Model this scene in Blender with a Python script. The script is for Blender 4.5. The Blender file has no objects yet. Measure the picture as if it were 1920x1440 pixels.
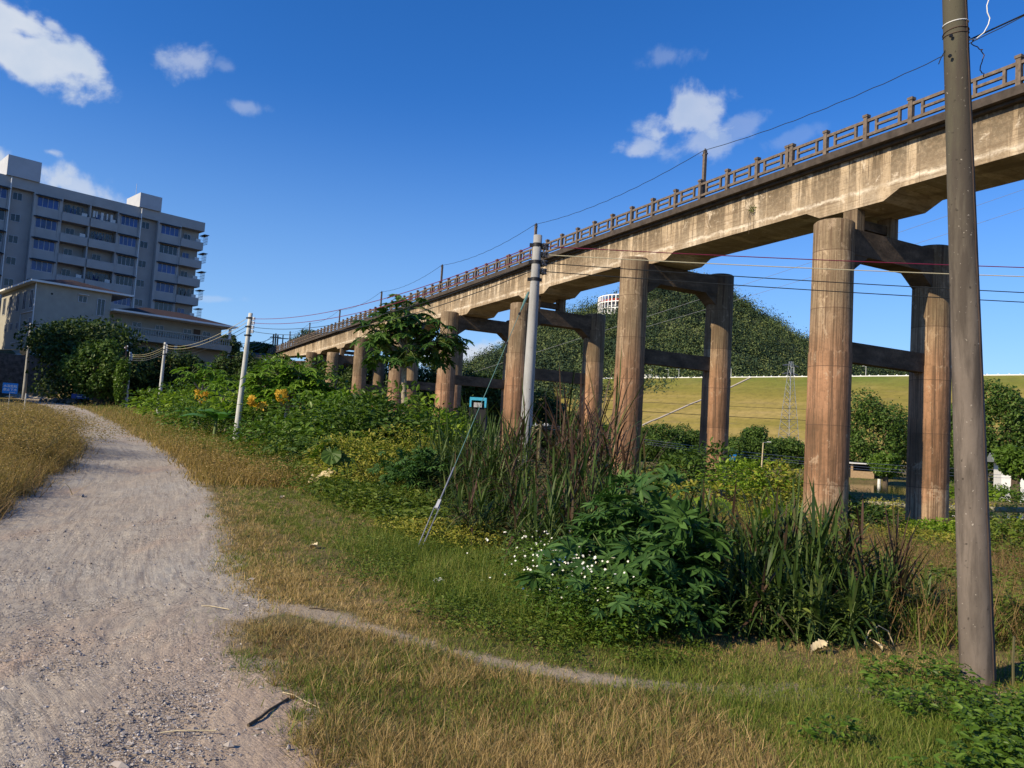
import bpy, math, random
import numpy as np
from math import radians, sin, cos, tan, pi, sqrt, atan2
rng = np.random.default_rng(7); random.seed(7)
sc = bpy.context.scene
COL = sc.collection
# ------------------------------------------------------------------ camera, sky, sun, exposure
EYE = np.array([0.0, 0.0, 1.6]); FPX = 1440.0
PITCH, ROLL = radians(3.75), radians(3.4)
CF = np.array([0, cos(PITCH), sin(PITCH)])
_R0 = np.array([1.0, 0, 0]); _U0 = np.array([0, -sin(PITCH), cos(PITCH)])
CR = _R0 * cos(ROLL) + _U0 * sin(ROLL); CU = _U0 * cos(ROLL) - _R0 * sin(ROLL)
from mathutils import Matrix, Vector
cam = bpy.data.cameras.new('camera'); cam.sensor_width = 36; cam.lens = 27; cam.clip_start = 0.05; cam.clip_end = 6000
camo = bpy.data.objects.new('camera', cam); COL.objects.link(camo)
m3 = Matrix([[CR[0], CU[0], -CF[0]], [CR[1], CU[1], -CF[1]], [CR[2], CU[2], -CF[2]]])
camo.matrix_world = Matrix.Translation(Vector(EYE)) @ m3.to_4x4()
sc.camera = camo
SUN_AZ, SUN_EL = radians(237), radians(31)
SUN_STRENGTH, SKY_STRENGTH, EXPOSURE = 5.0, 0.105, 0.34
w = bpy.data.worlds.new("World"); sc.world = w; w.use_nodes = True
sc.view_settings.view_transform = 'Standard'; sc.view_settings.look = 'None'
sc.view_settings.gamma = 1; sc.view_settings.use_curve_mapping = False; sc.view_settings.exposure = EXPOSURE
sl = bpy.data.lights.new('sun', 'SUN'); sl.energy = SUN_STRENGTH; sl.angle = radians(0.5); sl.color = (1.0, 0.85, 0.60)
so = bpy.data.objects.new('sun', sl); COL.objects.link(so)
SDIR = Vector((sin(SUN_AZ) * cos(SUN_EL), cos(SUN_AZ) * cos(SUN_EL), sin(SUN_EL)))
so.rotation_euler = SDIR.to_track_quat('Z', 'Y').to_euler(); so.location = (0, 0, 60)

def pray(x, y):
    d = CF + (x - 960) / FPX * CR + (720 - y) / FPX * CU
    return d / np.linalg.norm(d)

def world_nodes():
    nt = w.node_tree; N = nt.nodes; L = nt.links; N.clear()
    out = N.new('ShaderNodeOutputWorld'); bg = N.new('ShaderNodeBackground'); L.new(bg.outputs[0], out.inputs[0])
    bg.inputs[1].default_value = SKY_STRENGTH
    sky = N.new('ShaderNodeTexSky'); sky.sky_type = 'NISHITA'; sky.sun_disc = False
    sky.sun_elevation = SUN_EL; sky.sun_rotation = SUN_AZ; sky.air_density = 1.0; sky.dust_density = 0.0; sky.ozone_density = 4.5
    hs = N.new('ShaderNodeHueSaturation'); hs.inputs['Saturation'].default_value = 1.22; hs.inputs['Value'].default_value = 1.0
    tn = N.new('ShaderNodeMix'); tn.data_type = 'RGBA'; tn.blend_type = 'MULTIPLY'; tn.inputs['Factor'].default_value = 1
    tn.inputs['B'].default_value = (1.08, 1.06, 1.27, 1); L.new(sky.outputs[0], tn.inputs['A']); L.new(tn.outputs['Result'], hs.inputs['Color'])
    tc = N.new('ShaderNodeTexCoord')
    def math(op, a, b=None, c=None, clamp=False):
        n = N.new('ShaderNodeMath'); n.operation = op; n.use_clamp = clamp
        for i, v in enumerate((a, b, c)):
            if v is None: continue
            if isinstance(v, (int, float)): n.inputs[i].default_value = v
            else: L.new(v, n.inputs[i])
        return n.outputs[0]
    n1 = N.new('ShaderNodeTexNoise'); n1.inputs['Scale'].default_value = 9; n1.inputs['Detail'].default_value = 9
    n1.inputs['Roughness'].default_value = .62; n1.inputs['Distortion'].default_value = .35
    L.new(tc.outputs['Generated'], n1.inputs['Vector'])
    nz = math('SUBTRACT', n1.outputs[0], .5)
    n2 = N.new('ShaderNodeTexNoise'); n2.inputs['Scale'].default_value = 26; n2.inputs['Detail'].default_value = 8
    L.new(tc.outputs['Generated'], n2.inputs['Vector'])
    nz2 = math('SUBTRACT', n2.outputs[0], .5)
    tot = None
    clouds = [(25,98,115,46,.95,.12),(10,28,70,36,.95,.1),(98,46,20,14,.7,0),(125,128,55,24,.55,.1),
              (358,112,58,40,.5,0),(425,125,44,24,.2,0),(458,200,48,18,.32,.05),
              (30,318,150,52,.85,.25),(140,350,120,30,.7,.33),(92,284,26,12,.6,0),
              (1292,212,88,72,.72,-.2),(1300,270,75,45,.5,0),(1196,280,50,22,.6,0),(1255,106,70,26,.2,0),(1395,235,80,30,.28,-.3),
              (905,672,75,38,1.0,.05),(948,642,26,14,1.0,0),(800,668,60,26,.9,0),(1500,255,70,20,.15,-.2),(390,560,70,10,.25,0),(760,640,90,14,.3,0)]
    for (x, y, a, b, op, rot) in clouds:
        c = pray(x, y)
        rt = CR * cos(rot) - CU * sin(rot); up = CU * cos(rot) + CR * sin(rot)
        def dotn(v, s):
            n = N.new('ShaderNodeVectorMath'); n.operation = 'DOT_PRODUCT'
            L.new(tc.outputs['Generated'], n.inputs[0]); n.inputs[1].default_value = tuple(v)
            return math('DIVIDE', math('SUBTRACT', n.outputs['Value'], float(np.dot(v, c))), s / FPX)
        aa = dotn(rt, a); bb = dotn(up, b)
        d = math('SQRT', math('ADD', math('MULTIPLY', aa, aa), math('MULTIPLY', bb, bb)))
        d = math('ADD', d, math('MULTIPLY', nz, 2.6)); d = math('ADD', d, math('MULTIPLY', nz2, 1.9))
        # hide the mirrored lobe on the far side of the sky
        n = N.new('ShaderNodeVectorMath'); n.operation = 'DOT_PRODUCT'; L.new(tc.outputs['Generated'], n.inputs[0]); n.inputs[1].default_value = tuple(c)
        front = math('GREATER_THAN', n.outputs['Value'], 0.5)
        mr = N.new('ShaderNodeMapRange'); mr.interpolation_type = 'SMOOTHERSTEP'
        L.new(d, mr.inputs[0]); mr.inputs[1].default_value = .86; mr.inputs[2].default_value = .1; mr.inputs[3].default_value = 0; mr.inputs[4].default_value = op
        mm = math('MULTIPLY', mr.outputs[0], front)
        tot = mm if tot is None else math('MAXIMUM', tot, mm)
    mix = N.new('ShaderNodeMix'); mix.data_type = 'RGBA'
    sepd = N.new('ShaderNodeSeparateXYZ'); L.new(tc.outputs['Generated'], sepd.inputs[0])
    hz = N.new('ShaderNodeMapRange'); hz.interpolation_type = 'SMOOTHSTEP'; L.new(sepd.outputs[2], hz.inputs[0]); hz.inputs[1].default_value = -.05; hz.inputs[2].default_value = .42; hz.inputs[3].default_value = .62; hz.inputs[4].default_value = 0
    pale = N.new('ShaderNodeMix'); pale.data_type = 'RGBA'; L.new(hz.outputs[0], pale.inputs['Factor']); L.new(hs.outputs[0], pale.inputs['A']); pale.inputs['B'].default_value = (2.7, 4.6, 6.7, 1)
    L.new(tot, mix.inputs['Factor']); L.new(pale.outputs['Result'], mix.inputs['A'])
    br = N.new('ShaderNodeMix'); br.data_type = 'RGBA'; L.new(n2.outputs[0], br.inputs['Factor'])
    br.inputs['A'].default_value = (3.6, 4.5, 5.8, 1); br.inputs['B'].default_value = (6.2, 6.3, 6.6, 1)
    L.new(br.outputs['Result'], mix.inputs['B'])
    L.new(mix.outputs['Result'], bg.inputs[0])
world_nodes()

# ------------------------------------------------------------------ helpers
def A(*a): return np.array(a, float)
def smooth(a, b, x):
    t = np.clip((np.asarray(x, float) - a) / (b - a), 0, 1); return t * t * (3 - 2 * t)
def vnoise(x, y, seed=0):
    x = np.asarray(x, float); y = np.asarray(y, float)
    xi = np.floor(x).astype(np.int64); yi = np.floor(y).astype(np.int64); fx = x - xi; fy = y - yi
    fx = fx * fx * (3 - 2 * fx); fy = fy * fy * (3 - 2 * fy)
    def h(a, b):
        n = (a * 374761393 + b * 668265263 + seed * 974711) & 0xffffffff
        n = ((n ^ (n >> 13)) * 1274126177) & 0xffffffff
        return ((n ^ (n >> 16)) & 0xffff) / 65535.0
    return (h(xi, yi) * (1 - fx) + h(xi + 1, yi) * fx) * (1 - fy) + (h(xi, yi + 1) * (1 - fx) + h(xi + 1, yi + 1) * fx) * fy
def fbm(x, y, seed=0, oc=4):
    s = 0; a = .5
    for i in range(oc):
        s = s + a * vnoise(x * 2 ** i, y * 2 ** i, seed + i * 17); a *= .5
    return s / (1 - .5 ** oc)
def polyd(px, py, P):
    """distance and signed side (positive right of travel) to polyline P"""
    px = np.asarray(px, float); py = np.asarray(py, float)
    best = np.full(px.shape, 1e9); sgn = np.zeros(px.shape)
    for (ax, ay), (bx, by) in zip(P[:-1], P[1:]):
        dx, dy = bx - ax, by - ay; l2 = dx * dx + dy * dy
        t = np.clip(((px - ax) * dx + (py - ay) * dy) / l2, 0, 1)
        ex = px - ax - t * dx; ey = py - ay - t * dy; d = np.hypot(ex, ey)
        s = np.where(dx * (py - ay) - dy * (px - ax) > 0, -1.0, 1.0)
        m = d < best; best = np.where(m, d, best); sgn = np.where(m, s, sgn)
    return best * sgn
def inpoly(x, y, P):
    x = np.asarray(x, float); y = np.asarray(y, float); r = np.zeros(x.shape, bool)
    n = len(P)
    for i in range(n):
        x1, y1 = P[i]; x2, y2 = P[(i + 1) % n]
        c = ((y1 > y) != (y2 > y)) & (x < (x2 - x1) * (y - y1) / ((y2 - y1) + 1e-12) + x1)
        r ^= c
    return r
# edge of the road terrace; the valley lies to its right
EDGE = [(40, 3.5), (12, 4.6), (3.6, 6.4), (1.4, 8.0), (1.3, 12), (1.2, 16), (-4, 24), (-11, 33.5), (-27, 63), (-38, 82), (-45, 100), (-48, 140)]
PONDS = [[(16, 35), (60, 29), (75, 43), (22, 52)], [(15, 56), (80, 47), (95, 80), (16, 84)], [(4, 46), (12.5, 44), (11.5, 62), (6, 62)]]
WATER_Z = -1.32
def H(x, y):
    x = np.asarray(x, float); y = np.asarray(y, float)
    road = np.interp(y, [-60, 9, 31, 60, 76, 100, 160], [0, 0, .5, 1.6, 2.1, 2.9, 3.2])
    s = polyd(x, y, EDGE)
    val = -1.0 + .22 * (fbm(x * .15, y * .15, 3, 3) - .5)
    for P in PONDS:
        d = polyd(x, y, P + [P[0]]); ins = inpoly(x, y, P)
        dd = np.where(ins, -np.abs(d), np.abs(d))
        val = val - .75 * (1 - smooth(-.8, .6, dd))
    k = smooth(.3, 9, s)
    z = road * (1 - k) + val * k
    # hillside under the buildings and the bridge end
    z = z + 5.6 * smooth(84, 92, y + .25 * (x + 55)) * (1 - smooth(-24, -8, x)) * (1 - smooth(400, 500, y))
    z = z + 4.5 * np.exp(-(((x + 42) / 14) ** 2 + ((y - 134) / 16) ** 2))
    near = 1 - smooth(25, 60, np.hypot(x, y))
    z = z + near * .05 * (fbm(x * .9, y * .9, 11, 3) - .5)
    # raised earth behind the dry bank on the left of the road
    z = z + .55 * np.exp(-(((x + 17) / 5.5) ** 2 + ((y - 21) / 7.5) ** 2))
    return z
_GX = np.linspace(-130, 130, 1301); _GY = np.linspace(-6, 172, 891)
_HG = H(*np.meshgrid(_GX, _GY))
def Hf(x, y):
    u = (np.clip(x, -129.9, 129.9) + 130) / .2; v = (np.clip(y, -5.9, 171.9) + 6) / .2
    i = u.astype(int); j = v.astype(int); fu = u - i; fv = v - j
    return (_HG[j, i] * (1 - fu) + _HG[j, i + 1] * fu) * (1 - fv) + (_HG[j + 1, i] * (1 - fu) + _HG[j + 1, i + 1] * fu) * fv
def gp(px, py):
    """ground point seen at photo pixel; vectorised marching"""
    px = np.atleast_1d(np.asarray(px, float)); py = np.atleast_1d(np.asarray(py, float))
    d = CF[None] + ((px - 960) / FPX)[:, None] * CR[None] + ((720 - py) / FPX)[:, None] * CU[None]
    d /= d[:, 1:2]
    t = np.full(px.shape, 1.5); done = np.zeros(px.shape, bool); prev = t.copy()
    for i in range(330):
        P = EYE[None] + d * t[:, None]
        hit = P[:, 2] <= Hf(P[:, 0], P[:, 1])
        done |= hit
        prev = np.where(done, prev, t); t = np.where(done, t, t * 1.014 + .015)
        if done.all(): break
    lo, hi = prev, t
    for i in range(14):
        mid = (lo + hi) / 2; P = EYE[None] + d * mid[:, None]
        hit = P[:, 2] <= Hf(P[:, 0], P[:, 1]); hi = np.where(hit, mid, hi); lo = np.where(hit, lo, mid)
    P = EYE[None] + d * hi[:, None]
    return P, done
def g1(px, py): return gp([px], [py])[0][0]
def dp(px, py, depth):
    """point at photo pixel and given depth"""
    return EYE + (CF + (px - 960) / FPX * CR + (720 - py) / FPX * CU) * depth

def yp(px, py, Y):
    d = CF + (px - 960) / FPX * CR + (720 - py) / FPX * CU
    return EYE + d * (Y / d[1])

def link(o, parent=None):
    COL.objects.link(o)
    if parent is not None: o.parent = parent
    return o
def mesh(name, V, Fs, mat=None, parent=None, smooth_=False, mats=None, midx=None):
    V = np.asarray(V, float)
    if not isinstance(Fs, (list, tuple)): Fs = [Fs]
    Fs = [np.asarray(f, np.int64) for f in Fs if len(f)]
    me = bpy.data.meshes.new(name)
    nl = sum(f.size for f in Fs); nf = sum(len(f) for f in Fs)
    me.vertices.add(len(V)); me.vertices.foreach_set('co', V.astype(np.float32).ravel())
    me.loops.add(nl); me.polygons.add(nf)
    me.loops.foreach_set('vertex_index', np.concatenate([f.ravel() for f in Fs]).astype(np.int32))
    tot = np.concatenate([np.full(len(f), f.shape[1]) for f in Fs]); st = np.concatenate([[0], np.cumsum(tot)[:-1]])
    me.polygons.foreach_set('loop_start', st.astype(np.int32))
    if midx is not None: me.polygons.foreach_set('material_index', np.asarray(midx, np.int32))
    me.polygons.foreach_set('use_smooth', np.full(nf, smooth_))
    me.update(calc_edges=True); me.validate()
    for m in (mats or ([mat] if mat else [])): me.materials.append(m)
    o = bpy.data.objects.new(name, me)
    return link(o, parent)
def tag(o, label=None, cat=None, group=None, kind=None):
    if label: o['label'] = label
    if cat: o['category'] = cat
    if group: o['group'] = group
    if kind: o['kind'] = kind
    return o
def empty(name, loc=(0, 0, 0), rz=0, **k):
    o = bpy.data.objects.new(name, None); o.empty_display_size = .2; COL.objects.link(o)
    o.location = tuple(float(v) for v in loc); o.rotation_euler = (0, 0, rz); return tag(o, **k)
def copy_tree(o, parent=None):
    c = o.copy(); COL.objects.link(c)
    if parent is not None: c.parent = parent
    for ch in list(o.children): copy_tree(ch, c)
    return c

class MB:
    """collects shapes, then builds one mesh object"""
    def __init__(s): s.V = []; s.Q = []; s.T = []; s.n = 0; s.mi = []; s.mq = []; s.mt = []
    def add(s, V, Q=None, T=None, m=0):
        V = np.asarray(V, float); s.V.append(V)
        if Q is not None and len(Q): Q = np.asarray(Q, np.int64) + s.n; s.Q.append(Q); s.mq += [m] * len(Q)
        if T is not None and len(T): T = np.asarray(T, np.int64) + s.n; s.T.append(T); s.mt += [m] * len(T)
        s.n += len(V); return s
    def box(s, x0, x1, y0, y1, z0, z1, m=0, R=None, o=None):
        V = np.array([[x, y, z] for z in (z0, z1) for y in (y0, y1) for x in (x0, x1)], float)
        if R is not None: V = V @ np.asarray(R).T
        if o is not None: V = V + np.asarray(o)
        return s.add(V, [[0, 2, 3, 1], [4, 5, 7, 6], [0, 1, 5, 4], [2, 6, 7, 3], [0, 4, 6, 2], [1, 3, 7, 5]], m=m)
    def beam(s, p, q, wd, ht, up=(0, 0, 1), m=0):
        p = A(*p); q = A(*q); d = q - p; l = np.linalg.norm(d); d /= l
        sd = np.cross(d, up); sd /= np.linalg.norm(sd); u = np.cross(sd, d)
        V = [b + sd * i * wd / 2 + u * j * ht / 2 for b in (p, q) for j in (-1, 1) for i in (-1, 1)]
        return s.add(V, [[0, 2, 3, 1], [4, 5, 7, 6], [0, 1, 5, 4], [2, 6, 7, 3], [0, 4, 6, 2], [1, 3, 7, 5]], m=m)
    def tube(s, P, r, n=8, cap=True, m=0):
        P = np.asarray(P, float); k = len(P); r = np.broadcast_to(r, (k,)).astype(float)
        D = np.gradient(P, axis=0); D /= np.linalg.norm(D, axis=1)[:, None] + 1e-12
        ref = A(0, 0, 1) if abs(D[0][2]) < .9 else A(1, 0, 0)
        a = np.linspace(0, 2 * pi, n, endpoint=False); V = []
        for i in range(k):
            u = np.cross(D[i], ref); u /= np.linalg.norm(u) + 1e-12; v = np.cross(D[i], u); ref = np.cross(u, D[i])
            V.append(P[i] + r[i] * (np.cos(a)[:, None] * u + np.sin(a)[:, None] * v))
        V = np.concatenate(V); Q = []; T = []
        for i in range(k - 1):
            for j in range(n):
                j2 = (j + 1) % n; Q.append([i * n + j, (i) * n + j2, (i + 1) * n + j2, (i + 1) * n + j])
        if cap:
            V = np.concatenate([V, [P[0]], [P[-1]]]); c0 = k * n
            for j in range(n):
                j2 = (j + 1) % n; T.append([c0, j2, j]); T.append([c0 + 1, (k - 1) * n + j, (k - 1) * n + j2])
        return s.add(V, Q, T, m=m)
    def build(s, name, mat=None, parent=None, smooth_=False, mats=None):
        V = np.concatenate(s.V); Fs = []
        if s.Q: Fs.append(np.concatenate(s.Q))
        if s.T: Fs.append(np.concatenate(s.T))
        return mesh(name, V, Fs, mat, parent, smooth_, mats, (s.mq + s.mt) if mats else None)

# ------------------------------------------------------------------ materials
def newmat(name):
    m = bpy.data.materials.new(name); m.use_nodes = True; nt = m.node_tree; nt.nodes.clear()
    out = nt.nodes.new('ShaderNodeOutputMaterial'); b = nt.nodes.new('ShaderNodeBsdfPrincipled'); nt.links.new(b.outputs[0], out.inputs[0])
    return m, nt, b, out
class NT:
    def __init__(s, nt): s.nt = nt
    def n(s, t, **k):
        x = s.nt.nodes.new(t)
        for a, v in k.items(): setattr(x, a, v)
        return x
    def l(s, a, b): s.nt.links.new(a, b)
    def tex(s, kind, vec, scale, detail=4, rough=.55, dist=0.0):
        x = s.n('ShaderNodeTexNoise'); x.inputs['Scale'].default_value = scale; x.inputs['Detail'].default_value = detail
        x.inputs['Roughness'].default_value = rough; x.inputs['Distortion'].default_value = dist; s.l(vec, x.inputs['Vector']); return x.outputs[0]
    def mapv(s, vec, scale=(1, 1, 1), rot=(0, 0, 0)):
        x = s.n('ShaderNodeMapping'); x.inputs['Scale'].default_value = scale; x.inputs['Rotation'].default_value = rot; s.l(vec, x.inputs['Vector']); return x.outputs[0]
    def ramp(s, fac, stops, interp='LINEAR'):
        x = s.n('ShaderNodeValToRGB'); x.color_ramp.interpolation = interp; e = x.color_ramp.elements
        while len(e) < len(stops): e.new(.5)
        for i, (p, c) in enumerate(stops):
            e[i].position = p; e[i].color = (c, c, c, 1) if isinstance(c, (int, float)) else (*c, 1)
        s.l(fac, x.inputs[0]); return x.outputs[0]
    def mix(s, f, a, b, mode='MIX'):
        x = s.n('ShaderNodeMix', data_type='RGBA', blend_type=mode)
        for v, k in ((f, 'Factor'), (a, 'A'), (b, 'B')):
            if isinstance(v, (int, float)): x.inputs[k].default_value = v if k == 'Factor' else (v, v, v, 1)
            elif isinstance(v, tuple): x.inputs[k].default_value = (*v, 1)
            else: s.l(v, x.inputs[k])
        return x.outputs['Result']
    def math(s, op, a, b=0.0, clamp=False):
        x = s.n('ShaderNodeMath', operation=op, use_clamp=clamp)
        for i, v in enumerate((a, b)):
            if isinstance(v, (int, float)): x.inputs[i].default_value = v
            else: s.l(v, x.inputs[i])
        return x.outputs[0]
    def bump(s, h, b, strength=.4, dist=.02):
        x = s.n('ShaderNodeBump'); x.inputs['Strength'].default_value = strength; x.inputs['Distance'].default_value = dist
        s.l(h, x.inputs['Height']); s.l(x.outputs[0], b.inputs['Normal'])
def simple(name, c, rough=.7, metal=0.0, nscale=6, var=.25, bump=.0, spec=.3):
    m, nt, b, out = newmat(name); t = NT(nt); geo = t.n('ShaderNodeNewGeometry').outputs['Position']
    n = t.tex('n', geo, nscale, 6, .6)
    c = A(*c); c1 = tuple(c * (1 - var)); c2 = tuple(np.clip(c * (1 + var), 0, 1))
    t.l(t.ramp(n, [(.25, c1), (.75, c2)]), b.inputs['Base Color']); b.inputs['Roughness'].default_value = rough; b.inputs['Metallic'].default_value = metal
    b.inputs['Specular IOR Level'].default_value = spec
    if bump: t.bump(t.tex('n', geo, nscale * 5, 5), b, bump, .01)
    return m
def leafm(name, cols, rough=.55, trans=.3, spec=.2, patch=0.6):
    """cols: list of leaf colours, chosen per leaf"""
    m, nt, b, out = newmat(name); t = NT(nt); g = t.n('ShaderNodeNewGeometry')
    k = len(cols); n = t.tex('n', g.outputs['Position'], patch, 2)
    f = t.math('ADD', t.math('MULTIPLY', g.outputs['Random Per Island'], .75), t.math('MULTIPLY', t.math('SUBTRACT', n, .4), .8), clamp=True)
    c = t.ramp(f, [(i / max(k - 1, 1), cc) for i, cc in enumerate(cols)])
    t.l(c, b.inputs['Base Color']); b.inputs['Roughness'].default_value = rough; b.inputs['Specular IOR Level'].default_value = spec
    tr = t.n('ShaderNodeBsdfTranslucent'); t.l(t.mix(1.0, c, (1.15, 1.3, .55), 'MULTIPLY'), tr.inputs[0])
    mx = t.n('ShaderNodeMixShader'); mx.inputs[0].default_value = trans
    t.l(b.outputs[0], mx.inputs[1]); t.l(tr.outputs[0], mx.inputs[2]); t.l(mx.outputs[0], out.inputs[0])
    return m

def concrete_bridge(name, kind):
    m, nt, b, out = newmat(name); t = NT(nt); pos = t.n('ShaderNodeTexCoord').outputs['Object']
    sep = t.n('ShaderNodeSeparateXYZ'); t.l(pos, sep.inputs[0]); Z = sep.outputs[2]; X = sep.outputs[0]
    big = t.tex('n', pos, .55, 5, .6); fine = t.tex('n', pos, 9, 8, .7)
    if kind == 'girder':
        base = t.ramp(big, [(.3, (.36, .27, .175)), (.5, (.50, .39, .265)), (.68, (.62, .52, .39))])
        strk = t.tex('n', t.mapv(pos, (1.5, .2, .09)), 1.5, 8, .66)          # dark water streaks running down
        zt = t.n('ShaderNodeMapRange'); t.l(Z, zt.inputs[0]); zt.inputs[1].default_value = 10.9; zt.inputs[2].default_value = 12.9
        sm = t.math('MULTIPLY', t.ramp(strk, [(.43, 0.0), (.49, 1.0)]), t.math('ADD', t.math('MULTIPLY', zt.outputs[0], .8), .40), clamp=True)
        sm = t.math('MULTIPLY', sm, t.ramp(t.tex('n', pos, 6, 7, .75), [(.3, .45), (.55, 1.0)]))
        c = t.mix(sm, base, (.085, .066, .045))
        # horizontal formwork board lines
        bl = t.tex('n', t.mapv(pos, (.35, 1, 14)), 1.2, 3, .5); c = t.mix(t.ramp(bl, [(.36, .55), (.45, 0.0)]), c, (.16, .11, .07))
        # pale flaking line near the bottom flange
        zl = t.math('ADD', Z, t.math('MULTIPLY', t.math('SUBTRACT', t.tex('n', pos, 2.2, 6, .7), .5), .42))
        band = t.math('SUBTRACT', 1.0, t.math('MULTIPLY', t.math('ABSOLUTE', t.math('SUBTRACT', zl, 11.03)), 9.0), clamp=True)
        c = t.mix(t.math('MULTIPLY', band, t.ramp(t.tex('n', pos, 1.3, 5), [(.35, .1), (.6, .95)])), c, (.74, .65, .52))
        ptc = t.ramp(t.tex('n', pos, 1.4, 7, .7, .6), [(.6, 0.0), (.66, .75)]); c = t.mix(ptc, c, (.64, .54, .42))
        # construction joints every few metres
        fr = t.math('FRACT', t.math('DIVIDE', X, 2.31)); jl = t.math('LESS_THAN', fr, .012); c = t.mix(t.math('MULTIPLY', jl, .6), c, (.2, .15, .1))
        c = t.mix(t.ramp(fine, [(.35, .5), (.5, 0.0)]), c, (.2, .14, .09))
        hgt = t.math('ADD', t.math('MULTIPLY', bl, .6), fine)
    elif kind == 'column':
        up = t.ramp(big, [(.3, (.19, .14, .085)), (.55, (.30, .222, .14)), (.75, (.42, .32, .21))])
        lo = t.ramp(big, [(.3, (.21, .112, .06)), (.55, (.345, .19, .108)), (.75, (.46, .28, .17))])
        zz = t.math('ADD', Z, t.math('MULTIPLY', t.math('SUBTRACT', t.tex('n', pos, .8, 5), .5), 3.0))
        mr = t.n('ShaderNodeMapRange'); t.l(zz, mr.inputs[0]); mr.inputs[1].default_value = 4.6; mr.inputs[2].default_value = 7.2
        c = t.mix(mr.outputs[0], lo, up)
        mr2 = t.n('ShaderNodeMapRange'); t.l(zz, mr2.inputs[0]); mr2.inputs[1].default_value = .1; mr2.inputs[2].default_value = .5; mr2.inputs[3].default_value = 1; mr2.inputs[4].default_value = 0
        c = t.mix(t.math('MULTIPLY', mr2.outputs[0], .6), c, (.44, .33, .21))
        sk = t.tex('n', t.mapv(pos, (3.5, 3.5, .12)), 2.6, 7, .65)
        c = t.mix(t.math('MULTIPLY', t.ramp(sk, [(.46, 0.0), (.6, .85)]), t.ramp(big, [(.3, 1.0), (.7, .5)])), c, (.075, .05, .032))
        sk2 = t.tex('n', t.mapv(pos, (9, 9, .1)), 2.2, 4, .5); c = t.mix(t.ramp(sk2, [(.36, .8), (.47, 0.0)]), c, (.11, .065, .042)); pt_ = t.ramp(t.tex('n', t.mapv(pos, (1, 1, .5)), 2.4, 7, .75, .5), [(.57, 0.0), (.62, .5)]); c = t.mix(pt_, c, (.50, .38, .26))
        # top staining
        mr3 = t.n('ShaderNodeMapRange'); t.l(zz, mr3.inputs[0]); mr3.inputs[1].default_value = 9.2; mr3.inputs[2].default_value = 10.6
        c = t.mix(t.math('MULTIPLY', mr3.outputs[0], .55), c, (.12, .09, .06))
        wn = t.n('ShaderNodeTexWhiteNoise'); oi = t.n('ShaderNodeObjectInfo'); wn.noise_dimensions = '2D'; cb = t.n('ShaderNodeCombineXYZ'); t.l(t.math('FLOOR', t.math('DIVIDE', t.math('ADD', Z, 20.0), 2.05)), cb.inputs[0]); t.l(t.math('MULTIPLY', oi.outputs['Random'], 37.0), cb.inputs[1]); t.l(cb.outputs[0], wn.inputs['Vector'])
        c = t.mix(1.0, c, t.ramp(wn.outputs['Value'], [(0, .74), (1, 1.18)]), 'MULTIPLY')
        fr = t.math('FRACT', t.math('DIVIDE', t.math('ADD', Z, 20.0), 2.05)); jl = t.math('LESS_THAN', fr, .014); c = t.mix(t.math('MULTIPLY', jl, .7), c, (.1, .06, .04))
        c = t.mix(t.ramp(fine, [(.34, .45), (.5, 0.0)]), c, (.12, .08, .05))
        hgt = t.math('ADD', t.math('MULTIPLY', sk2, .9), fine)
    else:
        c = t.ramp(t.tex('n', t.mapv(pos, (.5, 1, 2.5)), 1.2, 7, .6), [(.3, (.06, .043, .03)), (.55, (.14, .10, .068)), (.8, (.26, .18, .12))])
        c = t.mix(t.ramp(fine, [(.4, .4), (.6, 0.0)]), c, (.05, .04, .03)); hgt = fine
    t.l(c, b.inputs['Base Color']); b.inputs['Roughness'].default_value = .9; b.inputs['Specular IOR Level'].default_value = .15
    t.bump(hgt, b, .55, .03); return m
M = {}
M['girder'] = concrete_bridge('girder_concrete', 'girder'); M['column'] = concrete_bridge('column_concrete', 'column'); M['cap'] = concrete_bridge('cap_concrete', 'cap')
M['rail'] = simple('railing_concrete', (.145, .112, .088), .85, nscale=7, var=.5, bump=.3)
M['slab'] = simple('deck_edge_concrete', (.062, .05, .042), .9, nscale=3, var=.5, bump=.4)
def pole_mat(name, c, dark=.5, c2=None):
    m, nt, b, out = newmat(name); t = NT(nt); pos = t.n('ShaderNodeTexCoord').outputs['Object']
    c = A(*c)
    n = t.tex('n', t.mapv(pos, (1, 1, .35)), 5, 8, .65); col = t.ramp(n, [(.3, tuple(c * dark)), (.55, tuple(c)), (.75, tuple(c * 1.2))])
    if c2 is not None:
        sep = t.n('ShaderNodeSeparateXYZ'); t.l(pos, sep.inputs[0]); mr = t.n('ShaderNodeMapRange'); t.l(sep.outputs[2], mr.inputs[0])
        mr.inputs[1].default_value = 2.2; mr.inputs[2].default_value = 4.2; col = t.mix(mr.outputs[0], col, tuple(c2))  # upper shaft blends to the darker tone, shade put into the colour
    bs = t.tex('n', t.mapv(pos, (1, 1, .12)), 7, 7, .65); col = t.mix(t.math('MULTIPLY', t.ramp(bs, [(.46, 0.0), (.6, .85)]), 1.0 if dark < .78 else .35), col, tuple(c * .38))
    sp = t.tex('n', pos, 38, 3, .5); col = t.mix(t.ramp(sp, [(.69, 0.0), (.74, .6)]), col, (.5, .45, .38))
    sp2 = t.tex('n', pos, 24, 3, .5); col = t.mix(t.ramp(sp2, [(.27, .7), (.33, 0.0)]), col, (.03, .025, .02))
    t.l(col, b.inputs['Base Color']); b.inputs['Roughness'].default_value = .85; b.inputs['Specular IOR Level'].default_value = .2
    t.bump(t.tex('n', pos, 60, 6), b, .3, .005); return m
M['pole_dark'] = pole_mat('weathered_shaded_pole', (.165, .135, .112), .7, (.085, .078, .055))  # weathered concrete; shade over the pole is painted into its dark tones
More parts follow.
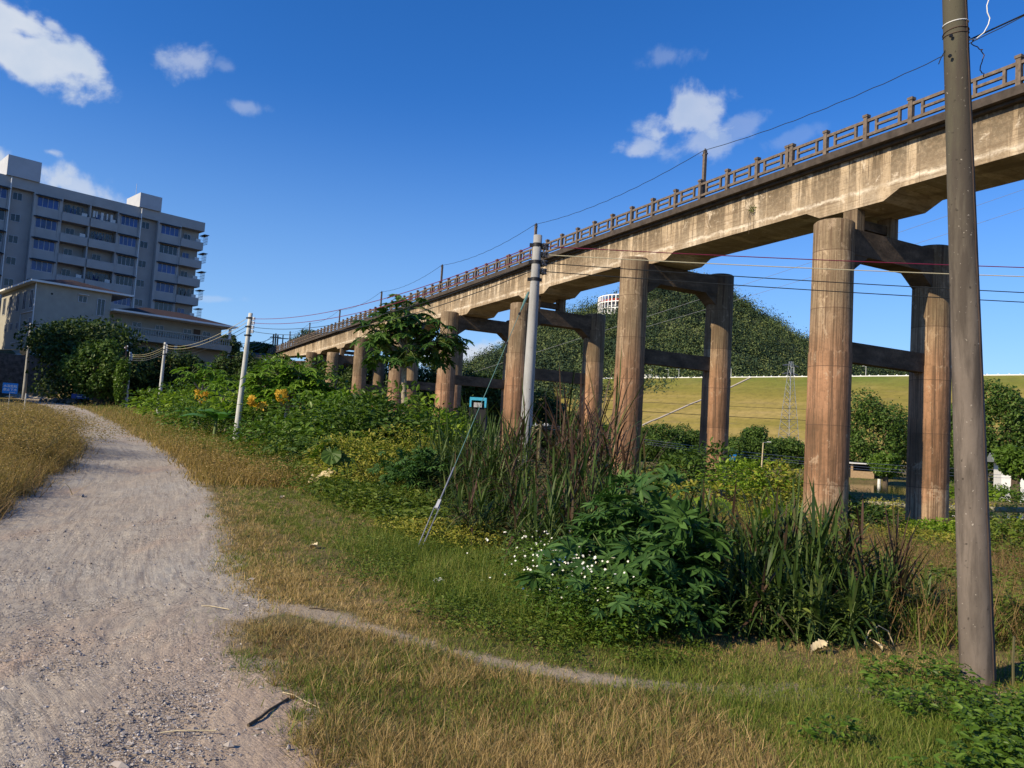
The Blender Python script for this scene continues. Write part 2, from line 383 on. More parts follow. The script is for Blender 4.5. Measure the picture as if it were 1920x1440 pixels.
M['pole_grey'] = pole_mat('grey_concrete_pole', (.36, .36, .35), .8)
M['pole_light'] = pole_mat('pale_concrete_pole', (.52, .52, .48), .93)
M['steel'] = simple('galvanised_steel', (.34, .35, .36), .45, .6)
M['rust'] = simple('rusty_steel', (.09, .06, .045), .8)
M['black'] = simple('black_rubber', (.015, .015, .016), .5)
M['wire_black'] = simple('black_cable', (.02, .022, .022), .5)
M['wire_red'] = simple('red_cable', (.16, .015, .045), .5, var=.1)
M['wire_yellow'] = simple('pale_cable', (.5, .45, .30), .5, var=.1)
M['wire_green'] = simple('green_steel_wire', (.16, .30, .24), .45, .3)
M['ceramic'] = simple('porcelain', (.62, .64, .66), .25, var=.1, spec=.6)
M['ceramic_dark'] = simple('brown_porcelain', (.05, .05, .055), .25, var=.1, spec=.6)
M['tile'] = simple('grey_tile', (.36, .355, .345), .65, nscale=.6, var=.12)
M['whitewall'] = simple('beige_render', (.34, .325, .28), .85, nscale=1.0, var=.12)
M['white'] = simple('white_paint', (.72, .72, .70), .6, var=.08)
M['roofbrown'] = simple('brown_roof_tiles', (.042, .026, .024), .8, nscale=2, var=.3)
M['frame'] = simple('window_frame', (.42, .43, .45), .5, .2)
M['darkin'] = simple('dark_interior', (.02, .021, .024), .8)
M['stonewall'] = simple('rubble_stone', (.10, .095, .085), .95, nscale=3, var=.7, bump=.6)
M['awning'] = simple('dark_awning', (.03, .03, .033), .8)
M['ac'] = simple('ac_white', (.55, .55, .53), .5)
M['bluepaint'] = simple('blue_paint', (.02, .06, .28), .45, var=.2)
M['signblue'] = simple('sign_blue', (.01, .20, .58), .4, var=.05)
M['skyblue'] = simple('sky_blue_paint', (.06, .40, .62), .5, var=.1)
M['bark'] = simple('bark', (.10, .075, .05), .9, nscale=12, var=.5, bump=.6)
M['papbark'] = simple('papaya_bark', (.30, .25, .18), .8, nscale=14, var=.5, bump=.6)
M['stem'] = simple('green_stem', (.12, .16, .05), .6, var=.3)
M['cane'] = simple('cane_stem', (.11, .10, .05), .6, var=.3)
def glass(name, c):
    m, nt, b, out = newmat(name); t = NT(nt); g = t.n('ShaderNodeNewGeometry')
    t.l(t.ramp(t.tex('n', g.outputs['Position'], .5, 3), [(.3, tuple(A(*c) * .35)), (.6, c)]), b.inputs['Base Color']); b.inputs['Roughness'].default_value = .12
    b.inputs['Specular IOR Level'].default_value = .6; return m
M['glassblue'] = glass('blue_window_glass', (.02, .06, .26)); M['glassdark'] = glass('dark_window_glass', (.02, .03, .04))

def hill_mat():
    m, nt, b, out = newmat('hill_leaves'); t = NT(nt); g = t.n('ShaderNodeNewGeometry'); a_ = t.n('ShaderNodeAttribute'); a_.attribute_name = 'crown_tone'
    f = t.math('ADD', t.math('MULTIPLY', g.outputs['Random Per Island'], .16), t.math('MULTIPLY', a_.outputs['Fac'], .84), clamp=True)
    t.l(t.ramp(f, [(.1, (.014, .03, .018)), (.42, (.032, .058, .028)), (.65, (.075, .11, .036)), (.9, (.15, .18, .06))]), b.inputs['Base Color']); b.inputs['Roughness'].default_value = .75; b.inputs['Specular IOR Level'].default_value = .2
    return m
# leaf colours
M['lf_tree'] = leafm('dark_tree_leaves', [(.016, .032, .008), (.04, .072, .015), (.085, .13, .03)], .5, .18)
M['lf_tree2'] = leafm('mid_tree_leaves', [(.03, .06, .012), (.065, .12, .02), (.125, .19, .035)], .5, .25)
M['lf_hill'] = hill_mat()
M['lf_green'] = leafm('green_shrub_leaves', [(.038, .075, .009), (.085, .155, .018), (.17, .26, .04)], .4, .3)
M['lf_bright'] = leafm('bright_leaves', [(.08, .15, .012), (.17, .27, .022), (.30, .38, .05)], .45, .35)
M['lf_papaya'] = leafm('papaya_leaves', [(.025, .065, .012), (.055, .12, .02), (.12, .20, .04)], .45, .22)
M['lf_papaya2'] = leafm('bright_papaya_leaves', [(.06, .13, .010), (.13, .24, .022), (.23, .35, .05)], .45, .3)
M['lf_yellow'] = leafm('yellow_leaves', [(.45, .24, .02), (.62, .36, .03), (.70, .46, .05)], .5, .35)
M['lf_cassava'] = leafm('cassava_leaves', [(.022, .058, .012), (.05, .115, .024), (.10, .19, .045)], .6, .24)
M['lf_vine'] = leafm('yellowing_vine_leaves', [(.15, .19, .02), (.28, .28, .04), (.38, .31, .065)], .5, .3)
M['lf_weed'] = leafm('weed_leaves', [(.05, .09, .010), (.11, .16, .02), (.20, .23, .04)], .5, .3)
M['lf_banana'] = leafm('banana_leaves', [(.04, .12, .02), (.08, .20, .04), (.13, .26, .06)], .4, .35)
M['gr_green'] = leafm('green_grass', [(.055, .10, .012), (.11, .165, .022), (.20, .23, .045), (.33, .28, .09)], .55, .3, patch=.8)
M['gr_dry'] = leafm('dry_grass', [(.20, .155, .06), (.34, .24, .10), (.48, .34, .15), (.58, .42, .21)], .65, .25, patch=.8)
M['gr_brown'] = leafm('brown_weeds', [(.11, .08, .035), (.19, .125, .055), (.28, .17, .08), (.17, .18, .05)], .65, .25, patch=.4)
M['gr_gold'] = leafm('golden_weeds', [(.17, .12, .035), (.30, .205, .07), (.43, .30, .12), (.19, .19, .055)], .65, .3, patch=.5)
M['gr_reed'] = leafm('purple_green_cane_leaves', [(.02, .042, .010), (.04, .075, .015), (.07, .11, .024), (.15, .18, .06)], .5, .2, patch=1.2)
M['gr_purple'] = leafm('purple_cane_leaves', [(.05, .032, .022), (.09, .05, .035), (.09, .085, .035)], .5, .2, patch=1.2)
M['petal'] = simple('white_petals', (.8, .78, .68), .6, var=.05)
M['dryleaf'] = simple('pale_dry_leaf', (.52, .43, .27), .8, nscale=14, var=.25)

# ------------------------------------------------------------------ ground, road, path, water
ROADL = [(-260,1440),(-200,1180),(-60,1010),(0,940),(90,888),(140,850),(150,820),(128,785),(85,760),(30,745),(-60,738)]
ROADR = [(930,1600),(730,1420),(600,1335),(490,1262),(420,1220),(410,1165),(560,1142),(455,1085),(425,1045),(405,980),(385,920),(350,870),(290,835),(220,795),(160,768),(95,748),(30,738),(-60,731)]
PATHL = [(540,1128),(620,1146),(700,1168),(800,1198),(900,1228),(1000,1246),(1080,1258),(1180,1272),(1300,1282),(1500,1290),(1700,1296),(1940,1298)]
PATHR = [(500,1145),(610,1162),(690,1186),(790,1214),(890,1244),(990,1266),(1080,1280),(1180,1288),(1300,1300),(1500,1318),(1700,1326),(1940,1334)]
def gpoly(P):
    a = np.array(P, float); return [tuple(p[:2]) for p in gp(a[:, 0], a[:, 1])[0]]
ROADP = gpoly(ROADR[:1]) + gpoly(ROADR)[1:] + gpoly(ROADL)[::-1] + [(-6, -1), (-5, -12), (2.5, -12), (1.2, 0)]
PATHP = gpoly(PATHL) + gpoly(PATHR)[::-1]
def wob(x, y, a, s): return a * (fbm(x * s, y * s, 31, 3) - .5), a * (fbm(x * s + 50, y * s + 9, 37, 3) - .5)
def is_road(x, y):
    r = np.hypot(x, y); k = np.clip(r / 8, .5, 2); wx, wy = wob(x, y, 1, 1.6)
    return inpoly(x + wx * .4 * k, y + wy * .4 * k, ROADP)
def is_path(x, y):
    wx, wy = wob(x, y, 1, 2.5); return inpoly(x + wx * .35, y + wy * .35, PATHP) & ~is_road(x, y)
def ground():
    az = np.concatenate([np.linspace(-180, -52, 60, endpoint=False), np.linspace(-52, 52, 760, endpoint=False), np.linspace(52, 180, 60, endpoint=False)])
    r = [.35]
    while r[-1] < 3500: r.append(r[-1] * 1.0125 + .004)
    r = np.array(r); a = np.radians(az); na, nr = len(a), len(r)
    X = np.sin(a)[None] * r[:, None]; Y = np.cos(a)[None] * r[:, None]
    Z = H(X, Y); road = is_road(X, Y); path = is_path(X, Y)
    nf = 1 - smooth(12, 45, r)[:, None]
    rd = polyd(X, Y, ROADP + [ROADP[0]]); ed = smooth(0, 1.2, np.abs(rd))
    # stones, ruts
    tr = .03 * (fbm(X * 3.4 + .6 * Y, Y * .5, 41, 4) - .5) + .022 * (fbm(X * 9, Y * 9, 43, 3) - .5) + .02 * (fbm(X * 22, Y * 22, 47, 2) - .5)
    gr = .05 * (fbm(X * 5, Y * 5, 53, 4) - .5)
    Z = Z + nf * (tr * .8 * np.where(road, 1, .6) - .012 * np.where(road, ed, 0))
    Z = np.where(r[:, None] > 700, Z - (r[:, None] - 700) * .002, Z)
    V = np.stack([X, Y, Z], -1).reshape(-1, 3)
    V = np.concatenate([V, [[0, 0, float(H(0, 0))]]])
    i = np.arange(nr - 1)[:, None]; j = np.arange(na)[None]; j2 = (j + 1) % na
    Q = np.stack([i * na + j + 0 * j2, i * na + j2, (i + 1) * na + j2, (i + 1) * na + j], -1).reshape(-1, 4)[:, ::-1]
    T = np.stack([np.full(na, nr * na), np.arange(na), (np.arange(na) + 1) % na], -1)[:, ::-1]
    fc = V[Q].mean(1); fr = is_road(fc[:, 0], fc[:, 1]); fp = is_path(fc[:, 0], fc[:, 1])
    eT = np.zeros((0, 3), int)
    PD = polyd(V[:, 0], V[:, 1], PATHP + [PATHP[0]]); PD = np.where(inpoly(V[:, 0], V[:, 1], PATHP), -np.abs(PD), np.abs(PD))
    RD = polyd(V[:, 0], V[:, 1], ROADP + [ROADP[0]]); RD = np.where(inpoly(V[:, 0], V[:, 1], ROADP), -np.abs(RD), np.abs(RD))
    ED = np.abs(polyd(V[:, 0], V[:, 1], gpoly(ROADR)))
    def sub(name, Qs, Ts, mat):
        u, inv = np.unique(np.concatenate([Qs.ravel(), Ts.ravel()]), return_inverse=True)
        q = inv[:Qs.size].reshape(-1, 4); tt = inv[Qs.size:].reshape(-1, 3)
        o = mesh(name, V[u], [q, tt] if len(tt) else [q], mat, None, True)
        for nm, D in (('road_dist', RD), ('path_dist', PD), ('road_edge', ED)):
            at_ = o.data.attributes.new(nm, 'FLOAT', 'POINT'); at_.data.foreach_set('value', np.clip(D[u], -12, 12).astype(np.float32))
        return o
    m, nt, b, out = newmat('soil_turf_and_gravel'); t = NT(nt); pos = t.n('ShaderNodeNewGeometry').outputs['Position']
    n1 = t.tex('n', pos, .7, 6, .65); n2 = t.tex('n', pos, 6, 8, .7); n3 = t.tex('n', pos, 60, 4, .7)
    c = t.ramp(n1, [(.36, (.085, .105, .03)), (.5, (.17, .135, .055)), (.62, (.27, .185, .10))])
    c = t.mix(t.ramp(n2, [(.4, .7), (.6, 0.0)]), c, (.09, .068, .035)); c = t.mix(t.ramp(n3, [(.5, 0.0), (.7, .5)]), c, (.34, .25, .14))
    g1_ = t.tex('n', t.mapv(pos, (1.3, .35, 1), (0, 0, .35)), .55, 6, .65)
    g = t.ramp(g1_, [(.36, (.445, .408, .34)), (.54, (.42, .365, .29)), (.68, (.42, .315, .235))])
    g = t.mix(t.ramp(n2, [(.34, .45), (.55, 0.0)]), g, (.25, .205, .17))
    sxy = t.n('ShaderNodeSeparateXYZ'); t.l(pos, sxy.inputs[0]); rda = t.n('ShaderNodeAttribute'); rda.attribute_name = 'road_edge'
    cmb = t.n('ShaderNodeCombineXYZ'); t.l(rda.outputs['Fac'], cmb.inputs[0]); t.l(t.math('MULTIPLY', sxy.outputs[1], .05), cmb.inputs[1]); t.l(t.math('MULTIPLY', sxy.outputs[0], .03), cmb.inputs[2])
    rt = t.tex('n', cmb.outputs[0], 7, 9, .72); cmb2 = t.n('ShaderNodeCombineXYZ'); t.l(t.math('MULTIPLY', rda.outputs['Fac'], 3.2), cmb2.inputs[0]); t.l(t.math('MULTIPLY', sxy.outputs[1], .12), cmb2.inputs[1]); t.l(t.math('MULTIPLY', sxy.outputs[0], .06), cmb2.inputs[2])
    rf = t.tex('n', cmb2.outputs[0], 8, 7, .75); g = t.mix(t.math('MULTIPLY', t.ramp(rf, [(.40, .75), (.50, 0.0)]), t.ramp(g1_, [(.4, 1.0), (.6, .4)])), g, (.24, .20, .165))
    g = t.mix(t.ramp(rt, [(.34, .38), (.52, 0.0)]), g, (.28, .24, .20))
    sr = t.n('ShaderNodeMapRange'); t.l(t.math('ADD', rda.outputs['Fac'], t.math('MULTIPLY', t.math('ADD', sxy.outputs[1], t.math('MULTIPLY', g1_, 4.0)), .45)), sr.inputs[0]); sr.inputs[1].default_value = 2.4; sr.inputs[2].default_value = 4.2; sr.inputs[3].default_value = .8; sr.inputs[4].default_value = 0
    g = t.mix(sr.outputs[0], g, (.40, .275, .19))
    rt2 = t.tex('n', t.mapv(pos, (10, .4, 1), (0, 0, -.45)), 1.0, 6, .7); g = t.mix(t.ramp(rt2, [(.34, .25), (.46, 0.0)]), g, (.30, .255, .22))
    v = t.n('ShaderNodeTexVoronoi'); v.inputs['Scale'].default_value = 62; t.l(pos, v.inputs['Vector'])
    sp = t.ramp(v.outputs['Color'], [(.2, .5), (.5, 1.0), (.9, 1.45)]); st_ = t.ramp(t.tex('n', pos, 1.3, 5, .6), [(.42, .12), (.62, .75)]); g = t.mix(st_, g, t.mix(1.0, g, sp, 'MULTIPLY'))
    v2 = t.n('ShaderNodeTexVoronoi'); v2.inputs['Scale'].default_value = 24; t.l(pos, v2.inputs['Vector'])
    g = t.mix(t.math('MULTIPLY', t.ramp(v2.outputs['Distance'], [(.09, .8), (.17, 0.0)]), st_), g, (.50, .46, .42))
    g = t.mix(t.math('MULTIPLY', t.ramp(n3, [(.3, .8), (.42, 0.0)]), .6), g, (.14, .11, .09))
    wob_ = t.math('ADD', t.math('MULTIPLY', t.math('SUBTRACT', t.tex('n', pos, 1.6, 6, .7), .5), 1.3), t.math('MULTIPLY', t.math('SUBTRACT', t.tex('n', pos, 12, 5, .7), .5), .35))
    def att(nm):
        a_ = t.n('ShaderNodeAttribute'); a_.attribute_name = nm; return a_.outputs['Fac']
    def mask(nm, k, lo, hi):
        mr = t.n('ShaderNodeMapRange'); mr.interpolation_type = 'SMOOTHSTEP'; t.l(t.math('ADD', att(nm), t.math('MULTIPLY', wob_, k)), mr.inputs[0])
        mr.inputs[1].default_value = lo; mr.inputs[2].default_value = hi; mr.inputs[3].default_value = 1; mr.inputs[4].default_value = 0; return mr.outputs[0]
    mk_ = t.math('MAXIMUM', mask('road_dist', .8, -.08, .22), t.math('MULTIPLY', mask('path_dist', .35, -.05, .10), .92))
    g = t.mix(mask('path_dist', .3, -.05, .1), g, t.mix(.7, g, (.34, .27, .19)))
    c = t.mix(mk_, c, g)
    t.l(c, b.inputs['Base Color']); b.inputs['Roughness'].default_value = .95; b.inputs['Specular IOR Level'].default_value = .08
    hh = t.math('ADD', t.math('MULTIPLY', t.math('MULTIPLY', v.outputs['Distance'], -.8), st_), t.math('ADD', t.math('MULTIPLY', n2, 1.6), t.math('ADD', t.math('MULTIPLY', rf, .9), t.math('MULTIPLY', n3, .8))))
    t.bump(hh, b, .6, .018)
    MG = m
    tag(sub('ground', Q[~fr & ~fp], T, MG), kind='structure')
    tag(sub('road', Q[fr], eT, MG), kind='structure')
    tag(sub('path', Q[fp & ~fr], eT, MG), kind='structure')
    # water
    m, nt, b, out = newmat('pond_water'); t = NT(nt); pos = t.n('ShaderNodeNewGeometry').outputs['Position']
    b.inputs['Base Color'].default_value = (.055, .06, .022, 1); b.inputs['Roughness'].default_value = .06; b.inputs['Specular IOR Level'].default_value = .6
    t.bump(t.tex('n', t.mapv(pos, (1, 3, 1)), 1.5, 4), b, .06, .05)
    for P in PONDS:
        P = np.array(P, float); c = P.mean(0); P = c + (P - c) * 1.06
        V = np.column_stack([P, np.full(len(P), WATER_Z)]); tag(mesh('water', V, np.array([[0, 1, 2, 3]]), m), kind='structure')
ground()

# ------------------------------------------------------------------ the bridge
BD = A(-0.4608748, 0.88746516, 0); BM = A(0.88746516, 0.4608748, 0)
def bp(s, w_, z): return BD * s + BM * w_ + A(0, 0, z)
WC, WR, WN, WF = 22.4, 28.0, 23.2, 25.5       # near columns, rear columns, near and far girder faces
ZB, ZG, ZT = 10.78, 12.42, 12.70
S0, S1 = -16.0, 137.0
PIERS = [(-16.4, 1), (-4.6, 0), (7.1, 1), (18.85, 0), (30.72, 1), (42.5, 0), (54.1, 1), (65.6, 0), (77.3, 1), (88.6, 0), (99.6, 1)]
def bridge():
    root = empty('bridge', (0, 0, 0), radians(-62.557), label='long weathered concrete channel bridge on tall round columns with a balustrade along its edge', cat='bridge')
    X = lambda s: -s
    # girder walls: side profile with haunches at each pier
    prof = [(S0, ZB)]
    for s, k in PIERS[1:]:
        prof += [(s - 2.0, ZB), (s - 1.35, ZB - .32), (s + 1.35, ZB - .32), (s + 2.0, ZB)]
    prof += [(S1 - 31, ZB), (S1, 12.38)]
    prof = [p for p in prof if S0 <= p[0] <= S1]; prof = sorted(set(prof))
    g = MB(); n = len(prof); V = []
    for s, z in prof:
        for wv in (WN, WF): V += [(X(s), wv, z), (X(s), wv, ZG)]
    Q = []
    for i in range(n - 1):
        a, b = i * 4, (i + 1) * 4
        Q += [[a, b, b + 1, a + 1], [a + 2, a + 3, b + 3, b + 2], [a, a + 2, b + 2, b], [a + 1, b + 1, b + 3, a + 3]]
    Q += [[0, 1, 3, 2], [(n - 1) * 4 + i for i in (0, 2, 3, 1)]]
    g.add(V, Q)
    # shallow pilaster ribs and bottom lip
    for s in np.arange(S0 + 1, S1 - 1, 2.31): g.box(X(s) - .05, X(s) + .05, WN - .012, WN + .01, ZB + .32, ZG - .05)
    go = g.build('girder', M['girder'], root)
    sl_ = MB(); sl_.box(X(S1), X(S0), WN - .42, WF + .42, ZG + .003, ZT)
    sl_.box(X(S1), X(S0), WN - .2, WN - .003, ZG - .1, ZG + .001)
    sl_.build('deck', M['slab'], root)
    # piers
    cyl = {}
    rr = random.Random(3)
    for s, k in PIERS:
        top = ZB - .32 - .02 if k else ZB - 1.12
        cap = MB(); hw = .42
        cap.box(X(s) - hw, X(s) + hw, WC + .35, WR - .35, top - .95, top - .02)
        for wv, sg in ((WC + .6, 1), (WR - .6, -1)):    # sloped brackets under the cap ends
            V = [(X(s) - hw + .02, wv, top - .94), (X(s) + hw - .02, wv, top - .94), (X(s) - hw + .02, wv + sg * .75, top - .94), (X(s) + hw - .02, wv + sg * .75, top - .94), (X(s) - hw + .02, wv, top - 1.5), (X(s) + hw - .02, wv, top - 1.5)]
            cap.add(V, [[0, 2, 4, 4][:3] + [4]] if 0 else [], [[0, 2, 4], [1, 5, 3]]); cap.add(V, [[0, 1, 3, 2], [2, 3, 5, 4], [0, 4, 5, 1]])
        co = cap.build('pier', M['cap'], root)
        ti = MB(); zt = {18.85: 5.25, 30.72: 5.85}.get(s, 5.5); ti.box(X(s) - .22, X(s) + .22, WC + .5, WR - .5, zt - .36, zt + .36); ti.build('tie_beam', M['cap'], co)
        for wv in (WC, WR):
            c = MB(); zs = np.array([-2.6, -.9, 1.1, 3.1, 3.15, 5.1, 5.16, 7.2, 9.2, top - .45, top - .4, top + .12, top + .18])
            r = np.interp(zs, [-2, 11], [.745, .685]); r[-1] -= .06; r[3] += .012; r[5] += .02
            ph = rr.random() * 6
            c.tube([(0, 0, z) for z in zs], r, 40); o = c.build('column', M['column'], co, True)
            o.location = (X(s), wv, 0)
        if not k:
            for wv in (WN + .22, WF - .22):
                p = MB(); p.box(X(s) - .3, X(s) + .3, wv - .2, wv + .2, top - .02, ZB - .325); p.build('pedestal', M['column'], co)
            p = MB(); p.box(X(s) - .14, X(s) + .14, WN + .43, WF - .43, top + .16, top + .5); p.build('strut', M['cap'], co)
    # balustrades
    def rails(wv, S_a, S_b, detail):
        r = MB(); hw = .05
        for z, h in ((ZT + .2, .1), (ZT + .47, .08), (ZT + .72, .1)):
            if z == ZT + .47: continue
            r.box(X(S_b), X(S_a), wv - hw, wv + hw, z - h / 2, z + h / 2)
        ss = np.arange(S_a, S_b, 1.73)
        for s in ss:
            a, b = s + .42, s + 1.31
            for q in (a, b): r.box(X(q) - .045, X(q) + .045, wv - hw + .006, wv + hw - .006, ZT + .248, ZT + .672)
            r.box(X(b) + .043, X(a) - .043, wv - hw + .008, wv + hw - .008, ZT + .43, ZT + .51)
        ro = r.build('railing', M['rail'], root)
        def post(s):
            p = MB(); p.box(-.075, .075, -.075, .075, 0, .86); p.box(-.1, .1, -.1, .1, .86, .95)
            p.add([(-.1, -.1, .95), (.1, -.1, .95), (.1, .1, .95), (-.1, .1, .95), (0, 0, 1.0)], None, [[0, 1, 4], [1, 2, 4], [2, 3, 4], [3, 0, 4]]); return p
        if detail:
            p0 = post(0).build('railing_post', M['rail'], ro); p0.location = (X(ss[0]), wv, ZT); k = 1
            for s in ss[1:]:
                for e in ((-.11, .11) if abs((s - 21.6 + 1.0) % 23.4 - 1.0) < .87 else (0,)):
                    c = p0.copy(); COL.objects.link(c); c.parent = ro; c.location = (X(s + e), wv, ZT)
        else:
            for s in ss:
                p = MB(); p.box(-.075, .075, -.075, .075, 0, .95)
                c = p.build('railing_post', M['rail'], ro) if s == ss[0] else c.copy()
                if s != ss[0]: COL.objects.link(c); c.parent = ro
                c.location = (X(s), wv, ZT + .002)
    rails(WN - .28, 12.86 - 1.73 * 8, 134.0, True); rails(WF + .28, 12.86 - 1.73 * 8, 134, False)
    return root
bridge()
def tuft(name, label, p, r, n, mat, leaf=.05, droop=.3, **k):
    pass
# wire poles standing along the bridge edge, with the cable between them
def sag(p, q, s, n=24):
    p = A(*p); q = A(*q); t = np.linspace(0, 1, n); P = p[None] * (1 - t[:, None]) + q[None] * t[:, None]; P[:, 2] -= s * 4 * t * (1 - t); return P
def wire(name, pts, r, mat, label, group=None, cat='cable', n=5):
    o = MB().tube(pts, r, n, True).build(name, mat); return tag(o, label, cat, group)
bpz = 15.1; SPOLE = [11.1, 26.8, 42.6, 58.3, 74.2, 90.0, 105.5, 118.5]
pl = None
for i, s in enumerate(SPOLE):
    p = bp(s, WN - .02, ZT)
    if pl is None:
        pl = empty('cable_post', p, radians(-62.557)); b = MB(); b.box(-.07, .07, -.07, .07, -.3, 2.42); b.build('shaft', M['rail'], pl)
        b = MB(); b.box(-.16, .16, -.04, .04, 2.2, 2.26); b.tube([(0, 0, 2.42), (0, 0, 2.5)], .045, 8); b.tube([(.0, -.09, 2.28), (.0, -.09, 2.4)], .03, 8); b.build('bracket', M['ceramic_dark'], pl); o = pl
    else: o = copy_tree(pl); o.location = p
    o['label'] = ['short cable post on the bridge edge hidden behind the nearest brown pole', 'tallest looking cable post on the bridge, above the far column of the nearest span', 'cable post on the bridge just left of the grey pole top', 'third visible cable post along the bridge, over the papaya tree', 'fourth visible cable post along the bridge, left of the papaya crown', 'fifth visible cable post, small against the sky over the green shrubs', 'sixth small cable post near the far bridge end', 'last tiny cable post beside the bridge end trees'][i]
    o['category'] = 'post'; o['group'] = 'cable posts along the bridge railing'
pts = []
for a, b in zip([-4.6] + SPOLE[:-1], SPOLE):
    q = sag(bp(a, WN - .1, bpz), bp(b, WN - .1, bpz), .45, 40)
    q = q + np.column_stack([np.zeros(40), np.zeros(40), .018 * np.sin(np.arange(40) * 1.9)]) * np.sin(np.linspace(0, pi, 40))[:, None]
    pts += list(q[:-1])
wire('bridge_cable', pts, .014, M['wire_black'], 'black cable slung from post to post above the bridge railing', cat='cable')

# ------------------------------------------------------------------ utility poles and lines beside the road
POLEC = dp(985, 815, 15.2); POLEA = dp(445, 784, 30.5)
def rt(P, tilt=0): return P
def pole(name, base, top_z, r0, r1, mat, label, lean=(0, 0), cat='utility pole', group=None, ins=True, side=1, wires=4, parent=None):
    e = empty(name, base, 0, label=label, cat=cat, group=group)
    h = top_z - base[2]; L = np.linspace(-.4, h, 12)
    MB().tube([(lean[0] * z, lean[1] * z, z) for z in L], np.interp(L, [0, h], [r0, r1]), 28).build('shaft', mat, e, True)
    if ins:
        a = MB(); b = MB(); c = MB()
        for i in range(wires):
            z = h - .22 - i * .17; x = lean[0] * z
            c.tube([(x + side * (r1 + .0), -.02, z), (x + side * (r1 + .03), -.02, z)], .06, 10)
            b.tube([(x + side * (r1 + .03), -.02, z - .05), (x + side * (r1 + .05), -.02, z - .03), (x + side * (r1 + .05), -.02, z + .01), (x + side * (r1 + .07), -.02, z + .05)][0:4], [.045, .06, .04, .05], 10)
            b.tube([(x + side * (r1 + .09), -.02, z - .055), (x + side * (r1 + .09), -.02, z - .01), (x + side * (r1 + .09), -.02, z + .03), (x + side * (r1 + .09), -.02, z + .055)], [.05, .032, .05, .04], 10)
        for z in (h - .2, h - .55, h - .9):
            a = MB(); x = lean[0] * z; a.tube([(x, 0, z - .035), (x, 0, z + .035)], r1 + .014, 24); a.box(x - r1 - .07, x - r1 + .0, -.03, .03, z - .03, z + .03); a.box(x + r1, x + r1 + .05, -.03, .03, z - .03, z + .03); a.build('clamp_band', M['black'], e)
        b.build('insulator', M['ceramic'] if mat is M['pole_light'] else M['ceramic_dark'], e); c.build('mount', M['black'], e)
    return e
baseC = A(POLEC[0], POLEC[1], float(H(POLEC[0], POLEC[1])))
poleC = pole('utility_pole', baseC, 5.62, .132, .086, M['pole_grey'], 'grey concrete pole rising from the cane clump in the middle of the picture', lean=(.004, 0))
bA = A(POLEA[0], POLEA[1], float(H(POLEA[0], POLEA[1])) - .1)
poleA = pole('utility_pole', bA, 5.82, .13, .08, M['pole_light'], 'pale concrete pole at the roadside, nearest of the three pale poles on the left', lean=(.035, 0), group='pale poles along the road')
bB = g1(296, 778); topB = yp(310, 642, bB[1]); poleB = pole('utility_pole', bB, topB[2], .14, .09, M['pole_light'], 'pale concrete pole in front of the dark trees, second along the road', lean=((topB[0]-bB[0]) / (topB[2]-bB[2]), 0), group='pale poles along the road')
bC = g1(236, 764); topC = yp(245, 660, bC[1]); poleCC = pole('utility_pole', bC, topC[2], .14, .09, M['pole_light'], 'pale concrete pole beside the ivy covered tree, farthest of the three', lean=((topC[0]-bC[0]) / (topC[2]-bC[2]), 0), group='pale poles along the road')
# near brown pole at the right, cut by the top of the picture
bD = A(3.44, 5.78, 0); bD[2] = float(H(bD[0], bD[1]))
_p0 = yp(1834, 1290, 5.75); _p1 = yp(1791, 30, 5.75); lnx = (_p1[0] - _p0[0]) / (_p1[2] - _p0[2])
bD = A(_p0[0] - lnx * (_p0[2] - float(H(_p0[0], 5.75))), 5.75, float(H(_p0[0], 5.75)))
eD = empty('utility_pole', bD, 0, label='tall weathered brown pole close by at the right edge, cut off by the top', cat='utility pole')
L = np.linspace(-.3, 7.6, 40); MB().tube([(lnx * z, 0, z) for z in L], np.interp(L, [0, 5, 7.6], [.118, .086, .07]), 40).build('shaft', M['pole_dark'], eD, True)
sm_ = MB()
for i in range(60):
    z0, z1 = -.2 + i * .13, -.2 + i * .13 + .13; a = radians(-64)
    rr_ = float(np.interp(z0, [0, 5, 7.6], [.118, .086, .07]))
    off = .002 * sin(i * 2.1)
    sm_.beam((lnx * z0 + cos(a) * rr_ + off, sin(a) * rr_, z0), (lnx * z1 + cos(a) * rr_ * .998 + .002 * sin(i * 2.1 + 2.1), sin(a) * rr_ * .998, z1), .007, .007, up=(0, 1, 0))
sm_.build('mould_seam', M['rust'], eD)
hb = MB()
for (px, py) in ((1782, 104), (1784, 66)):
    p = yp(px, py, 5.67) - bD; hb.tube([p, p + A(0, .012, 0)], .013, 12)
for (px, py) in ((1833, 868), (1838, 910)):
    p = yp(px, py, 5.655) - bD; hb.tube([p, p + A(0, .012, 0)], [.012, .01], 9)
hb.build('bolt_hole', M['black'], eD)
def ring(c, r, n=28, tiltz=.0, ph=0): return [(c[0] + r * cos(a), c[1] + r * sin(a), c[2] + tiltz * sin(a + ph)) for a in np.linspace(0, 2 * pi, n)]
def on_pole(py): p = yp(1791, py, 5.75) - bD; return A(lnx * p[2], 0, p[2])
c0 = on_pole(46); MB().tube(ring(c0, .088, tiltz=.012, ph=1.2), .0045, 6).build('tie_wire', M['white'], eD)
t_ = MB(); t_.tube(ring(on_pole(62), .089, tiltz=.012, ph=2.5), .004, 6); t_.tube(ring(on_pole(67), .089, tiltz=.016, ph=1.0), .0035, 6); t_.build('tie_wire', M['rust'], eD)
q = on_pole(70) + A(.085, 0, 0); P = [q]; r2 = random.Random(5)
for i in range(26): P.append(P[-1] + A(r2.uniform(-.010, .026) * (1 if i < 14 else .3), r2.uniform(-.02, .02), r2.uniform(-.022, .012) - (.008 if i > 14 else 0)))
